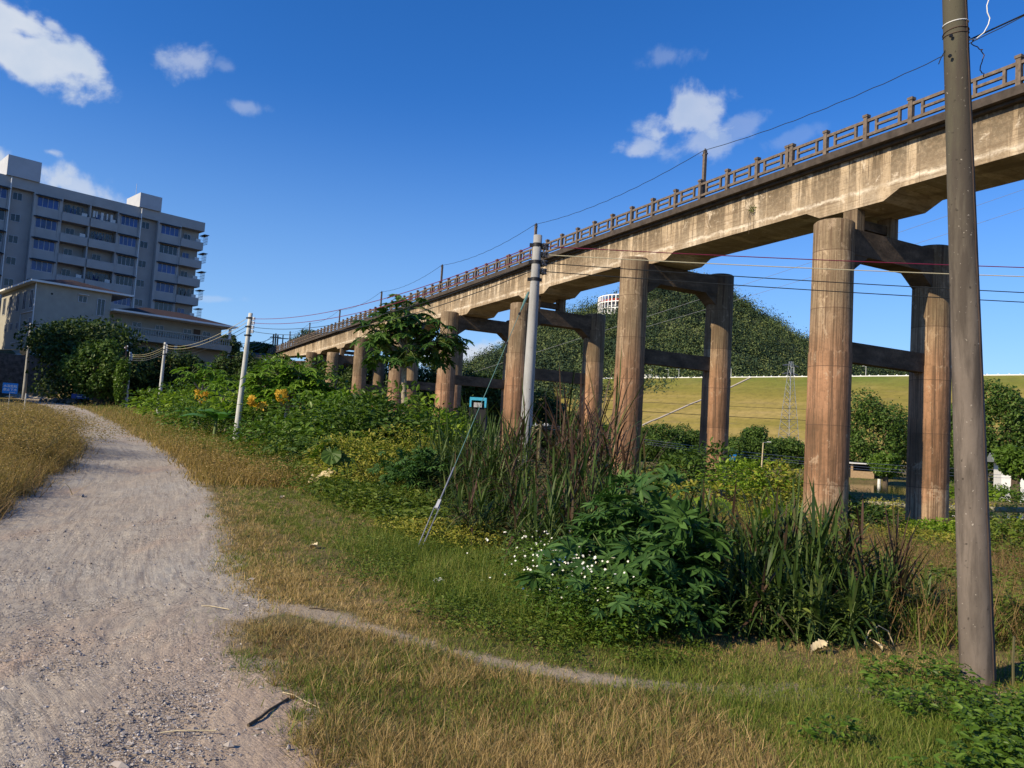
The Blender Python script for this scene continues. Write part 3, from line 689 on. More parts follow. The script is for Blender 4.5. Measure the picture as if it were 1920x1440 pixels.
P2 = [q, q + A(.03, 0, -.01), q + A(.075, 0, .0), q + A(.13, 0, .05), q + A(.165, 0, .12), q + A(.175, 0, .17), q + A(.155, 0, .215), q + A(.15, 0, .27), q + A(.17, 0, .34), q + A(.2, 0, .42)]
MB().tube(P, .004, 5).build('wire_tangle', M['rust'], eD)
MB().tube(P2, .0045, 5).build('loose_wire', M['white'], eD)
q = on_pole(95) + A(-.085, 0, 0); MB().tube([q, q + A(-.015, 0, -.03), q + A(-.035, 0, -.07), q + A(-.05, 0, -.115)], .004, 5).build('loose_wire', M['wire_black'], eD)
ln = MB().tube(sag(on_pole(74) + bD + A(.07, .06, 0), bp(-8, WN, 17.5), .5, 16), .007, 5).build('overhead_wire', M['wire_black'])
tag(ln, 'thin black wire running up right from the tangle on the brown pole', 'cable')

wcols = [('red', M['wire_red']), ('pale', M['wire_yellow']), ('black', M['wire_black']), ('black', M['wire_black'])]
def pt_at(e, base, top, i, lean, off=.09): h = top - base[2]; z = h - .22 - i * .17; return base + A(lean * z + .09 + off, -.02, z)
TC = [pt_at(poleC, baseC, 5.62, i, .004) for i in range(4)]; TA = [pt_at(poleA, bA, 5.82, i, .035) for i in range(4)]
TB = [pt_at(poleB, bB, topB[2], i, (topB[0]-bB[0]) / (topB[2]-bB[2]), .05) for i in range(4)]; TCC = [pt_at(poleCC, bC, topC[2], i, (topC[0]-bC[0]) / (topC[2]-bC[2]), .05) for i in range(4)]
ends = [(1920, 492), (1920, 509), (1920, 539), (1920, 557)]
nm4 = ['red', 'pale', 'upper black', 'lowest black']
for i in range(4):
    e_ = dp(ends[i][0], ends[i][1], 14.6); far = TC[i] + (e_ - TC[i]) * 1.9
    wire('power_line', sag(TC[i], far, .10, 30), .0095, wcols[i][1], nm4[i] + ' power line running right from the grey middle pole across the bridge columns', 'power lines right of the grey pole', 'power line')
    wire('power_line', sag(TA[i], TC[i] - A(.25, 0, 0), .42 + .05 * i, 30), .0095, [M['wire_red'], M['wire_red'], M['wire_black'], M['wire_black']][i], ['topmost reddish', 'second, thin reddish', 'third, dark', 'lowest, dark'][i] + ' power line between the grey middle pole and the nearest pale roadside pole', 'power lines over the shrubs', 'power line')
    wire('power_line', sag(TB[i], TA[i] - A(.3, 0, 0), .45, 24), .010, M['wire_yellow'] if i < 2 else M['wire_black'], ['topmost', 'second', 'third', 'lowest'][i] + ' power line between the nearest and the second pale roadside pole', 'power lines beside the dark trees', 'power line')
    wire('power_line', sag(TCC[i], TB[i], .3, 20), .011, M['wire_yellow'] if i < 2 else M['steel'], ['topmost', 'second', 'third', 'lowest'][i] + ' power line between the second and the farthest pale roadside pole', 'power lines at the ivy tree', 'power line')
# guy wire of the grey pole
ge = empty('guy_wire', (0, 0, 0), 0, label='green steel guy wire from the grey pole to the grass, with white clamp', cat='guy wire')
g_top = dp(991, 548, 15.05); g_bot = g1(784, 1034); dv = g_bot - g_top
tt = lambda k: g_top + dv * k
MB().tube([tt(0), tt(.76)], .006, 6).build('strand', M['wire_green'], ge)
MB().tube([tt(.76), tt(.865)], .012, 8).build('turnbuckle', M['steel'], ge)
sd = A(.035, 0, 0)
MB().tube([tt(.865), tt(.88) - sd, tt(.985) - sd * .8, tt(1.0)], .008, 6).tube([tt(.865), tt(.88) + sd, tt(.985) + sd * .8, tt(1.0)], .008, 6).build('anchor_rod', M['steel'], ge)
MB().beam(tt(.86), tt(.884), .045, .035).build('clamp', M['frame'], ge)
for k in (.045, .12, .27):
    MB().tube([tt(k - .006), tt(k), tt(k + .006)], [.012, .026, .012], 8).build('guy_insulator', M['black'], ge)
MB().tube([tt(.0), tt(.03), tt(.1)], [.02, .028, .016], 8).build('grip', M['wire_green'], ge)

# ------------------------------------------------------------------ dam, far hill
def dam():
    c0 = A(18, 652, 0); cd = A(.728, -.685, 0); cn = A(-.685, -.728, 0); Hh = 49.6
    U_ = np.linspace(-330, 700, 90); q = np.array([-40, -9, -8.5, 0, .3, 12, 24, 26, 40, 56, 58, 76, 92, 94, 112, 135, 150])
    z = np.interp(q, [-40, -9, -8.5, 0, 24, 26, 56, 58, 92, 94, 135, 150], [Hh - 12, Hh, Hh, Hh, Hh - 9.6, Hh - 9.9, Hh - 21.4, Hh - 21.8, Hh - 34.6, Hh - 35.0, -2, -4])
    P = c0[None, None] + cd[None, None] * U_[None, :, None] + cn[None, None] * q[:, None, None]
    P = P.repeat(1, 0).copy(); P[..., 2] = z[:, None]; n = len(U_)
    i = np.arange(len(q) - 1)[:, None]; j = np.arange(n - 1)[None]
    Q = np.stack([i * n + j, (i + 1) * n + j, (i + 1) * n + j + 1, i * n + j + 1], -1).reshape(-1, 4)
    m, nt, b, out = newmat('dam_grass'); t = NT(nt); pos = t.n('ShaderNodeNewGeometry').outputs['Position']
    sep = t.n('ShaderNodeSeparateXYZ'); t.l(pos, sep.inputs[0])
    n1 = t.tex('n', t.mapv(pos, (.006, .006, .07)), 1.6, 7, .65, .4); n2 = t.tex('n', pos, .25, 6, .7)
    c = t.ramp(n1, [(.3, (.175, .165, .035)), (.5, (.26, .21, .055)), (.7, (.36, .27, .10))])
    c = t.mix(t.ramp(t.tex('n', t.mapv(pos, (.02, .02, .25)), 1.8, 6, .6), [(.56, 0.0), (.72, .45)]), c, (.30, .22, .12))
    zr = t.n('ShaderNodeMapRange'); t.l(sep.outputs[2], zr.inputs[0]); zr.inputs[1].default_value = 36; zr.inputs[2].default_value = 48; zr.inputs[3].default_value = 0; zr.inputs[4].default_value = 1
    c = t.mix(t.math('MULTIPLY', zr.outputs[0], t.ramp(t.tex('n', pos, .02, 3), [(.35, .3), (.6, .9)])), c, (.10, .155, .025)); c = t.mix(t.ramp(n2, [(.35, .4), (.55, 0.0)]), c, (.10, .09, .03))
    t.l(c, b.inputs['Base Color']); b.inputs['Roughness'].default_value = .95; b.inputs['Specular IOR Level'].default_value = .05; t.bump(n2, b, .5, 1.0)
    d = mesh('dam', P.reshape(-1, 3), Q, m, None, False); tag(d, kind='structure')
    fr = lambda u, qq, dz=0: c0 + cd * u + cn * qq + A(0, 0, float(np.interp(qq, q, z)) + dz)
    def uq(px, py):   # where a photo pixel meets the face
        r = pray(px, py); best = None
        for k in np.linspace(250, 900, 6000):
            p = EYE + r * k; v = p - c0; qq = v @ cn; uu = v @ cd
            if qq > 0 and p[2] <= np.interp(qq, q, z): return uu, qq
        return 0, 60
    mc = simple('pale_concrete', (.42, .36, .28), .9)
    def strip(name, p1, p2, wd, label):
        (u1, q1), (u2, q2) = uq(*p1), uq(*p2); mb = MB(); k = 14
        for a in range(k):
            ta, tb = a / k, (a + 1) / k
            A_ = fr(u1 + (u2 - u1) * ta, q1 + (q2 - q1) * ta, .25); B_ = fr(u1 + (u2 - u1) * tb, q1 + (q2 - q1) * tb, .25)
            mb.beam(A_, B_, wd, .5)
        o = mb.build(name, mc); tag(o, label, 'stairs', 'concrete stairs up the dam'); return o
    strip('dam_stairs', (1203, 799), (1407, 709), 1.7, 'pale diagonal stairway climbing the grassy dam slope behind the nearer round columns')
    strip('dam_stairs', (975, 742), (1048, 716), 1.6, 'short pale stairway high on the dam slope, left end behind the grey pole')
    # crest road kerb and bollards
    k = MB(); k.beam(fr(-60, -.6, .25), fr(560, -.6, .25), .5, .6); k.build('dam_kerb', M['white']); tag(bpy.data.objects['dam_kerb'], 'thin white kerb line running along the crest of the dam', 'kerb')
    b0 = None
    for i in range(100):
        u = 2 + i * 5.2
        if b0 is None:
            mb = MB(); mb.box(-.4, .4, -.4, .4, 0, .8); mb.add([(-.4, -.4, .8), (.4, -.4, .8), (.4, .4, .8), (-.4, .4, .8), (0, 0, 1.35)], None, [[0, 1, 4], [1, 2, 4], [2, 3, 4], [3, 0, 4]]); b0 = mb.build('crest_bollard', M['white']); o = b0
        else: o = b0.copy(); COL.objects.link(o)
        o.location = fr(u, -1.8, 0); tag(o, 'small white bollard in the even row along the dam crest', 'bollard', 'white bollards on the dam crest')
    lamps = [(1253, 'second lamp from the left on the dam crest, before the dark hill'), (1273, 'third lamp from the left on the dam crest, close beside another'), (1371, 'lamp on the dam crest just right of the second far column'), (1489, 'lamp on the dam crest beside the lattice tower top'), (1624, 'lamp on the dam crest between the two nearest columns'), (1222, 'leftmost lamp on the dam crest, right of the round column')]
    l0 = None
    for px, lab in lamps:
        r = pray(px, 703); v = EYE - c0; tk = None
        # intersect with the crest line plane q=-3
        k_ = (-3 - (v @ cn)) / (r @ cn); P_ = EYE + r * k_; u = (P_ - c0) @ cd
        if l0 is None:
            l0 = empty('street_lamp'); MB().tube([(0, 0, 0), (0, 0, 6.6)], [.16, .1], 6).build('post', M['white'], l0)
            MB().beam((0, 0, 6.4), (-1.5, 0, 6.7), .2, .12).build('arm', M['white'], l0); MB().box(-2.1, -1.2, -.22, .22, 6.55, 6.75).build('lamp_head', M['white'], l0)
            MB().box(-.7, .7, -.3, .3, 7.1, 7.2).build('solar_panel', M['glassblue'], l0); o = l0
        else: o = copy_tree(l0)
        o.location = fr(u, -3, 0); tag(o, lab, 'street lamp', 'lamps on the dam crest')
    # small white huts and van on the crest
    for i, (px, wd, lab) in enumerate([(1214, 9, 'low white hut on the dam crest right of the second round column'), (1232, 7, 'white parked van on the dam crest beside the hut')]):
        r = pray(px, 700); k_ = (-5 - ((EYE - c0) @ cn)) / (r @ cn); P_ = EYE + r * k_; u = (P_ - c0) @ cd
        e = empty('white_hut' if i == 0 else 'parked_van', fr(u, -5), atan2(cd[1], cd[0]), label=lab, cat='hut' if i == 0 else 'van')
        if i == 0:
            MB().box(-4, 4, -1.5, 1.5, 0, 2.7).build('wall', M['white'], e); MB().box(-4.3, 4.3, -1.8, 1.8, 2.702, 3.0).build('roof', M['white'], e); MB().box(-3, -2, -1.53, -1.503, .9, 1.8).box(1, 2, -1.53, -1.503, 0, 1.9).build('window', M['glassdark'], e)
        else:
            MB().box(-2.4, 2.2, -.9, .9, .4, 1.4).box(-2.3, 1.5, -.85, .85, 1.402, 2.2).build('body', M['white'], e)
            for x in (-1.5, 1.4):
                MB().tube([(x, -.95, .35), (x, -.75, .35)], .35, 12).build('wheel', M['black'], e)
            MB().box(-2.0, 1.2, -.88, -.852, 1.5, 2.0).build('side_window', M['glassdark'], e)
    mb = MB(); u = None
    r = pray(1185, 692); k_ = (-5 - ((EYE - c0) @ cn)) / (r @ cn); P_ = EYE + r * k_
    # lattice tower below the crest
    Lb = yp(1478, 826, 300); Lb[2] = 0; Lt = yp(1485, 678, 300); Ht = Lt[2]; e = empty('lattice_tower', (Lb[0], Lb[1], 0), .5, label='slender grey lattice power tower standing before the dam slope', cat='pylon')
    wt = lambda z: np.interp(z, [0, Ht * .75, Ht], [3.2, 1.1, .5]); mb = MB(); mb2 = MB(); zs = np.linspace(0, Ht, 15)
    for sx in (-1, 1):
        for sy in (-1, 1): mb.tube([(sx * wt(z), sy * wt(z), z) for z in zs], .11, 4)
    for a, b in zip(zs[:-1], zs[1:]):
        wa, wb = wt(a), wt(b)
        for (p, q_) in (((-wa, -wa, a), (wb, -wb, b)), ((wa, -wa, a), (-wb, -wb, b)), ((-wa, wa, a), (wb, wb, b)), ((wa, wa, a), (-wb, wb, b)), ((-wa, -wa, a), (-wb, wb, b)), ((wa, wa, a), (wb, -wb, b)), ((-wb, -wb, b), (wb, -wb, b)), ((-wb, wb, b), (wb, wb, b))): mb2.tube([p, q_], .06, 4)
    mb.build('leg', M['steel'], e); mb2.build('bracing', M['steel'], e)
    for z in (Ht * .86, Ht * .95):
        MB().tube([(-4.5, 0, z), (0, 0, z + .9), (4.5, 0, z)], .12, 4).tube([(-4.5, 0, z), (4.5, 0, z)], .1, 4).build('crossarm', M['steel'], e)
    return fr
damfr = dam()
def crown_leaves(cs, nper, size, rs, flat=.55, shell=.45):
    """quads for leaf clusters. cs: list of (center, radii)"""
    P = []; Nn = []
    for (c, r), k in zip(cs, nper):
        v = rs.normal(size=(k, 3)); v /= np.linalg.norm(v, axis=1)[:, None]
        rad = shell + (1 - shell) * rs.random(k) ** .5
        rad = rad * (1 + .12 * rs.normal(size=k))
        P.append(np.asarray(c) + v * rad[:, None] * np.asarray(r)); Nn.append(v)
    P = np.concatenate(P); Nn = np.concatenate(Nn); n = len(P)
    nn = Nn * flat + rs.normal(size=(n, 3)) * .55 + A(0, 0, .35); nn /= np.linalg.norm(nn, axis=1)[:, None]
    a = np.cross(nn, rs.normal(size=(n, 3))); a /= np.linalg.norm(a, axis=1)[:, None] + 1e-9; b = np.cross(nn, a)
    L = size * (.6 + .8 * rs.random(n)); W = L * (.45 + .3 * rs.random(n))
    V = np.stack([P - a * L[:, None] / 2, P - b * W[:, None] / 2 - nn * W[:, None] * .15, P + a * L[:, None] / 2, P + b * W[:, None] / 2 - nn * W[:, None] * .15], 1).reshape(-1, 3)
    return V, np.arange(n * 4).reshape(n, 4)
def hill():
    prof = [(820, 712), (860, 694), (900, 673), (925, 664), (960, 650), (1000, 624), (1040, 612), (1070, 602), (1095, 594), (1130, 578), (1165, 566), (1205, 548), (1240, 529), (1275, 526), (1300, 536), (1335, 548), (1370, 562), (1400, 582), (1440, 602), (1470, 622), (1515, 650), (1560, 668), (1600, 683), (1680, 694), (1760, 706), (1820, 716)]
    pr = [dp(x, y, 950) for x, y in prof]; ax = np.array([p[0] / p[1] for p in pr]); hz = np.array([(p[2] - 1.6) / 950 for p in pr])
    def HH(x, y):
        a = x / y; e = np.interp(a, ax, hz, left=.01, right=.01) - .008 + .034 * (fbm(x * .028, y * .028, 19, 4) - .5)
        dep = y; t = smooth(500, 940, dep); back = 1 - smooth(960, 1350, dep)
        z = e * 950 * (.18 + .82 * t) * back - 20 * (1 - smooth(440, 620, dep)) + (1 - np.abs(2 * t - 1)) * 14 * (fbm(x * .02, y * .02, 9, 4) - .45)
        return z
    a = np.linspace(ax[0] - .02, ax[-1] + .02, 150); D = np.concatenate([np.linspace(470, 960, 60), np.linspace(980, 1350, 12)])
    X = a[None] * D[:, None]; Y = D[:, None] + 0 * a[None]; Z = HH(X, Y); n = len(a); V = np.stack([X, Y, Z], -1).reshape(-1, 3)
    i = np.arange(len(D) - 1)[:, None]; j = np.arange(n - 1)[None]; Q = np.stack([i * n + j, i * n + j + 1, (i + 1) * n + j + 1, (i + 1) * n + j], -1).reshape(-1, 4)
    mh = simple('hill_soil', (.05, .06, .03), .95, nscale=.02, var=.4); h = mesh('hill', V, Q, mh, None, True); tag(h, kind='structure')
    rs = np.random.default_rng(5); N_ = 6800
    aa = rs.uniform(ax[0] + .005, ax[-1] - .03, N_); dd = 520 + 450 * rs.random(N_) ** .8; x = aa * dd; z = HH(x, dd)
    keep = z > 3; x, y, z = x[keep], dd[keep], z[keep]; n = len(x)
    s = 4.2 + 8.5 * rs.random(n) ** 2.2; cs = [((x[i], y[i], z[i] + s[i] * .5), (s[i] * .85, s[i] * .85, s[i] * (.8 + .9 * rs.random()))) for i in range(n)]
    V, Q = crown_leaves(cs, [100] * n, 1.75, rs, flat=.9, shell=.75)
    fo = mesh('forest', V, Q, M['lf_hill']); tc_ = np.repeat(np.clip(.5 + .34 * rs.normal(size=n) + .7 * (fbm(x * .012, y * .012, 5, 3) - .5), 0, 1), 100 * 4)
    at_ = fo.data.attributes.new('crown_tone', 'FLOAT', 'POINT'); at_.data.foreach_set('value', tc_.astype(np.float32))
    tag(fo, 'dense dark green forest covering the hill behind the dam', 'forest', kind='stuff')
    # rocky outcrop near the top
    # round white terrace building on the left shoulder
    c = dp(1178, 590, 850); e = empty('round_pavilion', (c[0], c[1], c[2] - 24), 0, label='white round tiered building with open columns on the hill shoulder', cat='building')
    R_ = 34; wcol = simple('white_columns', (.85, .85, .83), .6, var=.05)
    def ringm(r0, r1, z0, z1, name, mat, sc_=1):
        k = 56; an = np.linspace(0, 2 * pi, k, endpoint=False); V = []
        for r, z in ((r0, z0), (r1, z0), (r1, z1), (r0, z1)): V += [(cos(q) * r, sin(q) * r, z) for q in an]
        Q = [[b * k + i, b * k + (i + 1) % k, ((b + 1) % 4) * k + (i + 1) % k, ((b + 1) % 4) * k + i] for b in range(4) for i in range(k)]
        return mesh(name, V, np.array(Q), mat, e)
    ringm(0.5, 26, -4, 34, 'wall', simple('pavilion_wall', (.45, .47, .5), .7))
    for z in (8, 14, 20, 26, 33, 40): ringm(R_ - 1.2, R_, z, z + .9, 'floor_ring', wcol)
    ringm(20, R_ - 3, 34.2, 37, 'red_band', simple('red_cloth', (.45, .06, .03), .7))
    for k in range(44):
        q = 2 * pi * k / 44; o = MB().box(R_ - 1.3, R_ + .1, -.45, .45, -6, 41).build('pillar', wcol, e) if k == 0 else o.copy()
        if k: COL.objects.link(o); o.parent = e
        o.rotation_euler = (0, 0, q)
    # small green pavilion roof on the left ridge
    c = dp(1073, 612, 900); e2 = empty('hill_kiosk', (c[0], c[1], c[2] - 4), .3, label='tiny dark green kiosk among the trees left of the white round building', cat='kiosk')
    MB().box(-6, 6, -3, 3, 0, 5).build('wall', M['rust'], e2); MB().add([(-8, -5, 5.01), (8, -5, 5.01), (8, 5, 5.01), (-8, 5, 5.01), (-4, 0, 8), (4, 0, 8)], [[0, 1, 5, 4], [2, 3, 4, 5], [0, 3, 2, 1]], [[1, 2, 5], [3, 0, 4]]).build('roof', simple('green_roof', (.03, .09, .06), .6), e2)
hill()

# ------------------------------------------------------------------ buildings on the left
RZ = radians(45.5); BX = A(cos(RZ), sin(RZ), 0); BY = A(-sin(RZ), cos(RZ), 0)
def window(parent, x0, x1, y, z0, z1, panes, gl, depth=.12, fr=.07, ny=1):
    """framed window facing -y; frame is the part, panes its sub-part"""
    f = MB(); f.box(x0, x1, y - .05, y + .05, z0, z0 + fr).box(x0, x1, y - .05, y + .05, z1 - fr, z1)
    f.box(x0, x0 + fr, y - .05, y + .05, z0 + fr, z1 - fr).box(x1 - fr, x1, y - .05, y + .05, z0 + fr, z1 - fr)
    for i in range(1, panes):
        xm = x0 + (x1 - x0) * i / panes; f.box(xm - fr * .45, xm + fr * .45, y - .04, y + .04, z0 + fr, z1 - fr)
    o = f.build('window', M['frame'], parent); MB().box(x0 + .02, x1 - .02, y + .01, y + .03, z0 + .02, z1 - .02).build('pane', gl, o); return o
def apartments():
    cr = dp(385, 418, 124); top = cr[2]; base = 7.0; FH = 3.0
    root = empty('apartment_building', (cr[0], cr[1], base), RZ, label='long grey tiled apartment block with blue windows and open balconies behind the white house', cat='building')
    zt = top - base; T = M['tile']
    W = MB(); Wd = -36.5
    # solid body behind the facade layer
    W.box(Wd, -.25, 1.5, 12, 0, zt - .3)
    W.box(Wd, 0, 0, 12.2, zt - 1.45, zt)                              # parapet band
    nfl = 9; zc = zt - 1.45
    pil = [(-.32, 0, 'e'), (-3.95, -3.65), (-7.3, -6.85), (-10.15, -9.75), (-13.1, -12.7), (-16.95, -16.75), (-20.9, -20.45), (-24.1, -23.7), (-27.2, -26.8), (-30.6, -30.2), (-36.5, -36.1)]
    for p in pil[1:]:
        big = p[0] in (-7.3, -10.15, -24.1, -27.2); W.box(p[0], p[1], -.22 if big else -.06, 1.5, 0, zc - .0)
    wins = [(-6.85, -3.95), (-12.7, -10.15), (-23.7, -20.9), (-30.2, -27.2)]
    balc = [(-3.65, -.25), (-16.75, -13.1), (-20.45, -16.95), (-36.1, -30.6)]
    stair = [(-9.75, -7.3), (-26.8, -24.1)]
    for a, b in wins: W.box(a, b, .12, 1.5, 0, zc - 1.0 + .98)         # wall behind, windows sit in front as bays
    for a, b in stair: W.box(a, b, .9, 1.5, 0, zc)
    W.build('wall', T, root)
    rs = random.Random(4)
    lights = 0
    for i in range(8):
        zf = zc - FH * (i + 1)
        if zf < .5: break
        for (a, b) in wins:
            MB().box(a, b, -.02, .118, zf, zf + 1.15).build('spandrel', T, root); MB().box(a, b, -.02, .118, zf + 2.62, zf + 3.0 - .002).build('lintel', T, root)
            window(root, a + .06, b - .06, .02, zf + 1.15, zf + 2.6, 4, M['glassblue'] if rs.random() < .75 else M['glassdark'])
            MB().add([(a - .25, -.55, zf + 2.55), (b + .2, -.55, zf + 2.55), (b + .2, -.03, zf + 2.8), (a - .25, -.03, zf + 2.8), (a - .25, -.55, zf + 2.62), (b + .2, -.55, zf + 2.62), (b + .2, -.03, zf + 2.87), (a - .25, -.03, zf + 2.87)], [[0, 3, 2, 1], [4, 5, 6, 7], [0, 1, 5, 4], [1, 2, 6, 5], [2, 3, 7, 6], [3, 0, 4, 7]]).build('awning', M['awning'], root)
        for (a, b) in balc:
            pb = MB(); pb.box(a, b, -.25, -.1, zf - .12, zf + 1.12); pb.box(a, b, -.1, 1.49, zf - .12, zf + .02)
            if b > -1: pb.box(b, b + .12, -.25, 1.49, zf - .12, zf + 1.12)
            bo = pb.build('balcony', T, root)
            MB().box(a + .1, b - .1, 1.42, 1.49, zf + .9, zf + 1.0).build('ledge', M['tile'], bo)
            window(root, a + (b - a) * .28, a + (b - a) * .62, 1.42, zf + .6, zf + 2.3, 2, M['glassdark'] if rs.random() < .6 else M['glassblue'])
            if rs.random() < .8: MB().box(b - 1.0, b - .3, -.095, .25, zf + 1.13, zf + 1.6).build('air_conditioner', M['ac'], bo)
            if rs.random() < .6:
                l = MB(); x = a + .3
                while x < b - .6:
                    w_ = rs.uniform(.15, .4); l.box(x, x + w_, .02, .05, zf + 1.5 - rs.random() * .4, zf + 2.3); x += w_ + rs.uniform(.05, .5)
                l.build('laundry', M['ac'] if rs.random() < .15 else M['glassdark'], bo)
            if b > -1:
                cg = MB()
                for q in np.linspace(-.2, 1.4, 7): cg.box(.5, .53, q, q + .03, zf + 1.0, zf + 2.3)
                for z in (1.0, 1.45, 1.9, 2.3): cg.box(.12, .53, -.22, -.19, zf + z, zf + z + .03).box(.12, .53, 1.42, 1.45, zf + z, zf + z + .03).box(.51, .54, -.2, 1.43, zf + z, zf + z + .03)
                cg.build('window_cage', M['frame'], root)
                MB().box(-.1, .7, -.35, 1.6, zf + 2.45, zf + 2.52).build('awning', M['awning'], root)
        for (a, b) in stair: window(root, a + .35 + (0), a + 1.55, .88, zf + 1.5, zf + 2.6, 2, M['glassdark'])
    for (a, b, h) in ((-10.3, -7.1, 2.2), (-27.6, -23.6, 2.8)):
        tw = MB(); tw.box(a, b, -.3, 5.5, zt + .002, zt + h); tw.build('stair_tower', simple('pale_tile', (.44, .45, .47), .65, nscale=.6, var=.1), root)
    for x in (-9.9, -26.95): MB().tube([(x, -.32, 1), (x, -.32, zt - .2)], .07, 8).build('drain_pipe', M['white'], root)
    MB().tube([(-10.2, 2, zt), (-10.2, 2, zt + 4)], .03, 5).build('aerial', M['frame'], root)
apartments()
def whitehouse():
    cr = dp(70, 527, 88); eave = cr[2]; base = 1.6 + 100 / 1440 * 88 - .3
    root = empty('house', (cr[0], cr[1], base), RZ, label='beige three storey house with brown hipped roof and a long balcony wing', cat='house')
    h = eave - base; Wm = M['whitewall']
    L1, L2, D = 8.0, 22.8, 16.0
    MB().box(0, L1, 0, D, -.2, h - .02).build('wall', Wm, root)
    def hip(x0, x1, y0, y1, z, r, name='roof', ov=.7):
        V = [(x0 - ov, y0 - ov, z), (x1 + ov, y0 - ov, z), (x1 + ov, y1 + ov, z), (x0 - ov, y1 + ov, z)]
        ins = min(x1 - x0, y1 - y0) / 2 + ov; xi0, xi1 = x0 - ov + ins, x1 + ov - ins; yi0, yi1 = y0 - ov + ins, y1 + ov - ins
        V += [(xi0, yi0, z + r), (max(xi1, xi0 + .01), yi0, z + r), (max(xi1, xi0 + .01), max(yi1, yi0 + .01), z + r), (xi0, max(yi1, yi0 + .01), z + r)]
        Q = [[0, 1, 5, 4], [1, 2, 6, 5], [2, 3, 7, 6], [3, 0, 4, 7], [4, 5, 6, 7], [0, 3, 2, 1]]
        o = MB().add(V, Q).build(name, M['roofbrown'], root)
        f = MB(); 
        f.box(x0 - ov, x1 + ov, y0 - ov - .06, y0 - ov - .002, z - .16, z + .06); f.box(x0 - ov - .06, x0 - ov - .002, y0 - ov - .06, y1 + ov, z - .16, z + .06)
        f.box(x0 - ov, x1 + ov, y0 - ov, y1 + ov, z - .12, z - .004)
        f.build('fascia', M['white'], o); return o
    hip(0, L1 + 1.6, 0, D, h, 1.5)
    zw = dp(422, 612, 104)[2] - base
    # wing
    W = MB(); W.box(L1 + .003, L2, 1.6, 10, zw - 6.4, zw - .02); W.build('wing_wall', Wm, root)
    hip(L1 + .8, L2 + .4, -.3, 9.6, zw, 1.5)
    MB().box(L1 + .003, L2 + .6, -.6, 1.59, zw - 3.35, zw - 2.75).build('balcony_slab', Wm, root)
    bl = MB(); bl.box(L1 + 1, L2 + .6, -.6, -.42, zw - 2.748, zw - 2.6).box(L1 + 1, L2 + .6, -.62, -.4, zw - 1.85, zw - 1.7)
    bo = bl.build('balustrade', Wm, root); b0 = None; x = L1 + 1.2
    while x < L2 + .5:
        if b0 is None: b0 = MB().tube([(0, 0, 0), (0, 0, .2), (0, 0, .5), (0, 0, .745)], [.06, .1, .05, .08], 6).build('baluster', Wm, bo); o = b0
        else: o = b0.copy(); COL.objects.link(o); o.parent = bo
        o.location = (x, -.51, zw - 2.597); x += .3
    for x in (L1 + 2.5, L1 + 8, L2 + .3): MB().box(x - .18, x + .18, -.58, -.3, zw - 6.4, zw - 3.352).build('pillar', Wm, root)
    MB().box(L2 + .1, L2 + .4, -.58, -.36, zw - 1.698, zw - .13).build('pillar', M['white'], root)
    for x in (L1 + 3.2, L1 + 9.6, L1 + 6, L1 + 12.2): window(root, x, x + 1.1, 1.57, zw - 2.3, zw - .9, 2, M['glassdark'])
    MB().box(L1 + 11, L1 + 11.9, 1.55, 1.597, zw - 2.73, zw - .8).build('door', M['rust'], root)
    # windows on the long face and the left face
    window(root, 4.35, 5.35, -.03, h - 1.7, h - .85, 2, M['glassdark']); window(root, 6.45, 7.35, -.03, h - 3.0, h - .9, 2, M['glassdark'])
    MB().box(4.3, 5.4, -.5, -.06, h - .8, h - .75).build('window_hood', M['white'], root)
    MB().tube([(1.6, -.02, h - 1.2), (1.6, .0, h - 1.2)], .12, 10).build('vent_hole', M['black'], root)
    def lw(y0, y1, z0, z1):
        f = MB(); f.box(-.05, .03, y0, y1, z0, z0 + .07).box(-.05, .03, y0, y1, z1 - .07, z1).box(-.05, .03, y0, y0 + .07, z0 + .07, z1 - .07).box(-.05, .03, y1 - .07, y1, z0 + .07, z1 - .07).box(-.05, .03, (y0 + y1) / 2 - .03, (y0 + y1) / 2 + .03, z0 + .07, z1 - .07)
        o = f.build('window', M['frame'], root); MB().box(-.02, .0 - .003, y0 + .03, y1 - .03, z0 + .03, z1 - .03).build('pane', M['glassdark'], o)
    for y in (1.0, 4.0, 7.0, 10.5, 13.5): lw(y, y + 1.3, h - 3.0, h - .8)
    for y in (3.2, 6.6, 9.2, 12): lw(y, y + .9, h - 5.2, h - 4.3)
    lw(.9, 1.8, h - 5.9, h - 4.1)
    MB().tube([(-.1, -.1, .2), (-.1, -.1, h - .2)], .06, 8).build('drain_pipe', M['white'], root)
    MB().tube([(-.06, .5, h - 3.4), (-.06, 5.6, h - 3.4), (-.06, 5.6, h - 6.8), (-.06, 9, h - 6.8)], .05, 6).build('drain_pipe', M['white'], root)
    MB().box(-.12, L1, -.12, D, .0, .22).build('plinth', M['white'], root)
    # retaining wall below
    rw = MB().box(-4, L1 + 3, -1.2, -.3, -6.5, -.21).box(-4, -.9, -.298, D, -6.5, -.21).build('retaining_wall', M['stonewall']); rw.location = root.location; rw.rotation_euler = (0, 0, RZ)
    tag(rw, 'dark rubble stone retaining wall under the beige house', 'wall')
whitehouse()

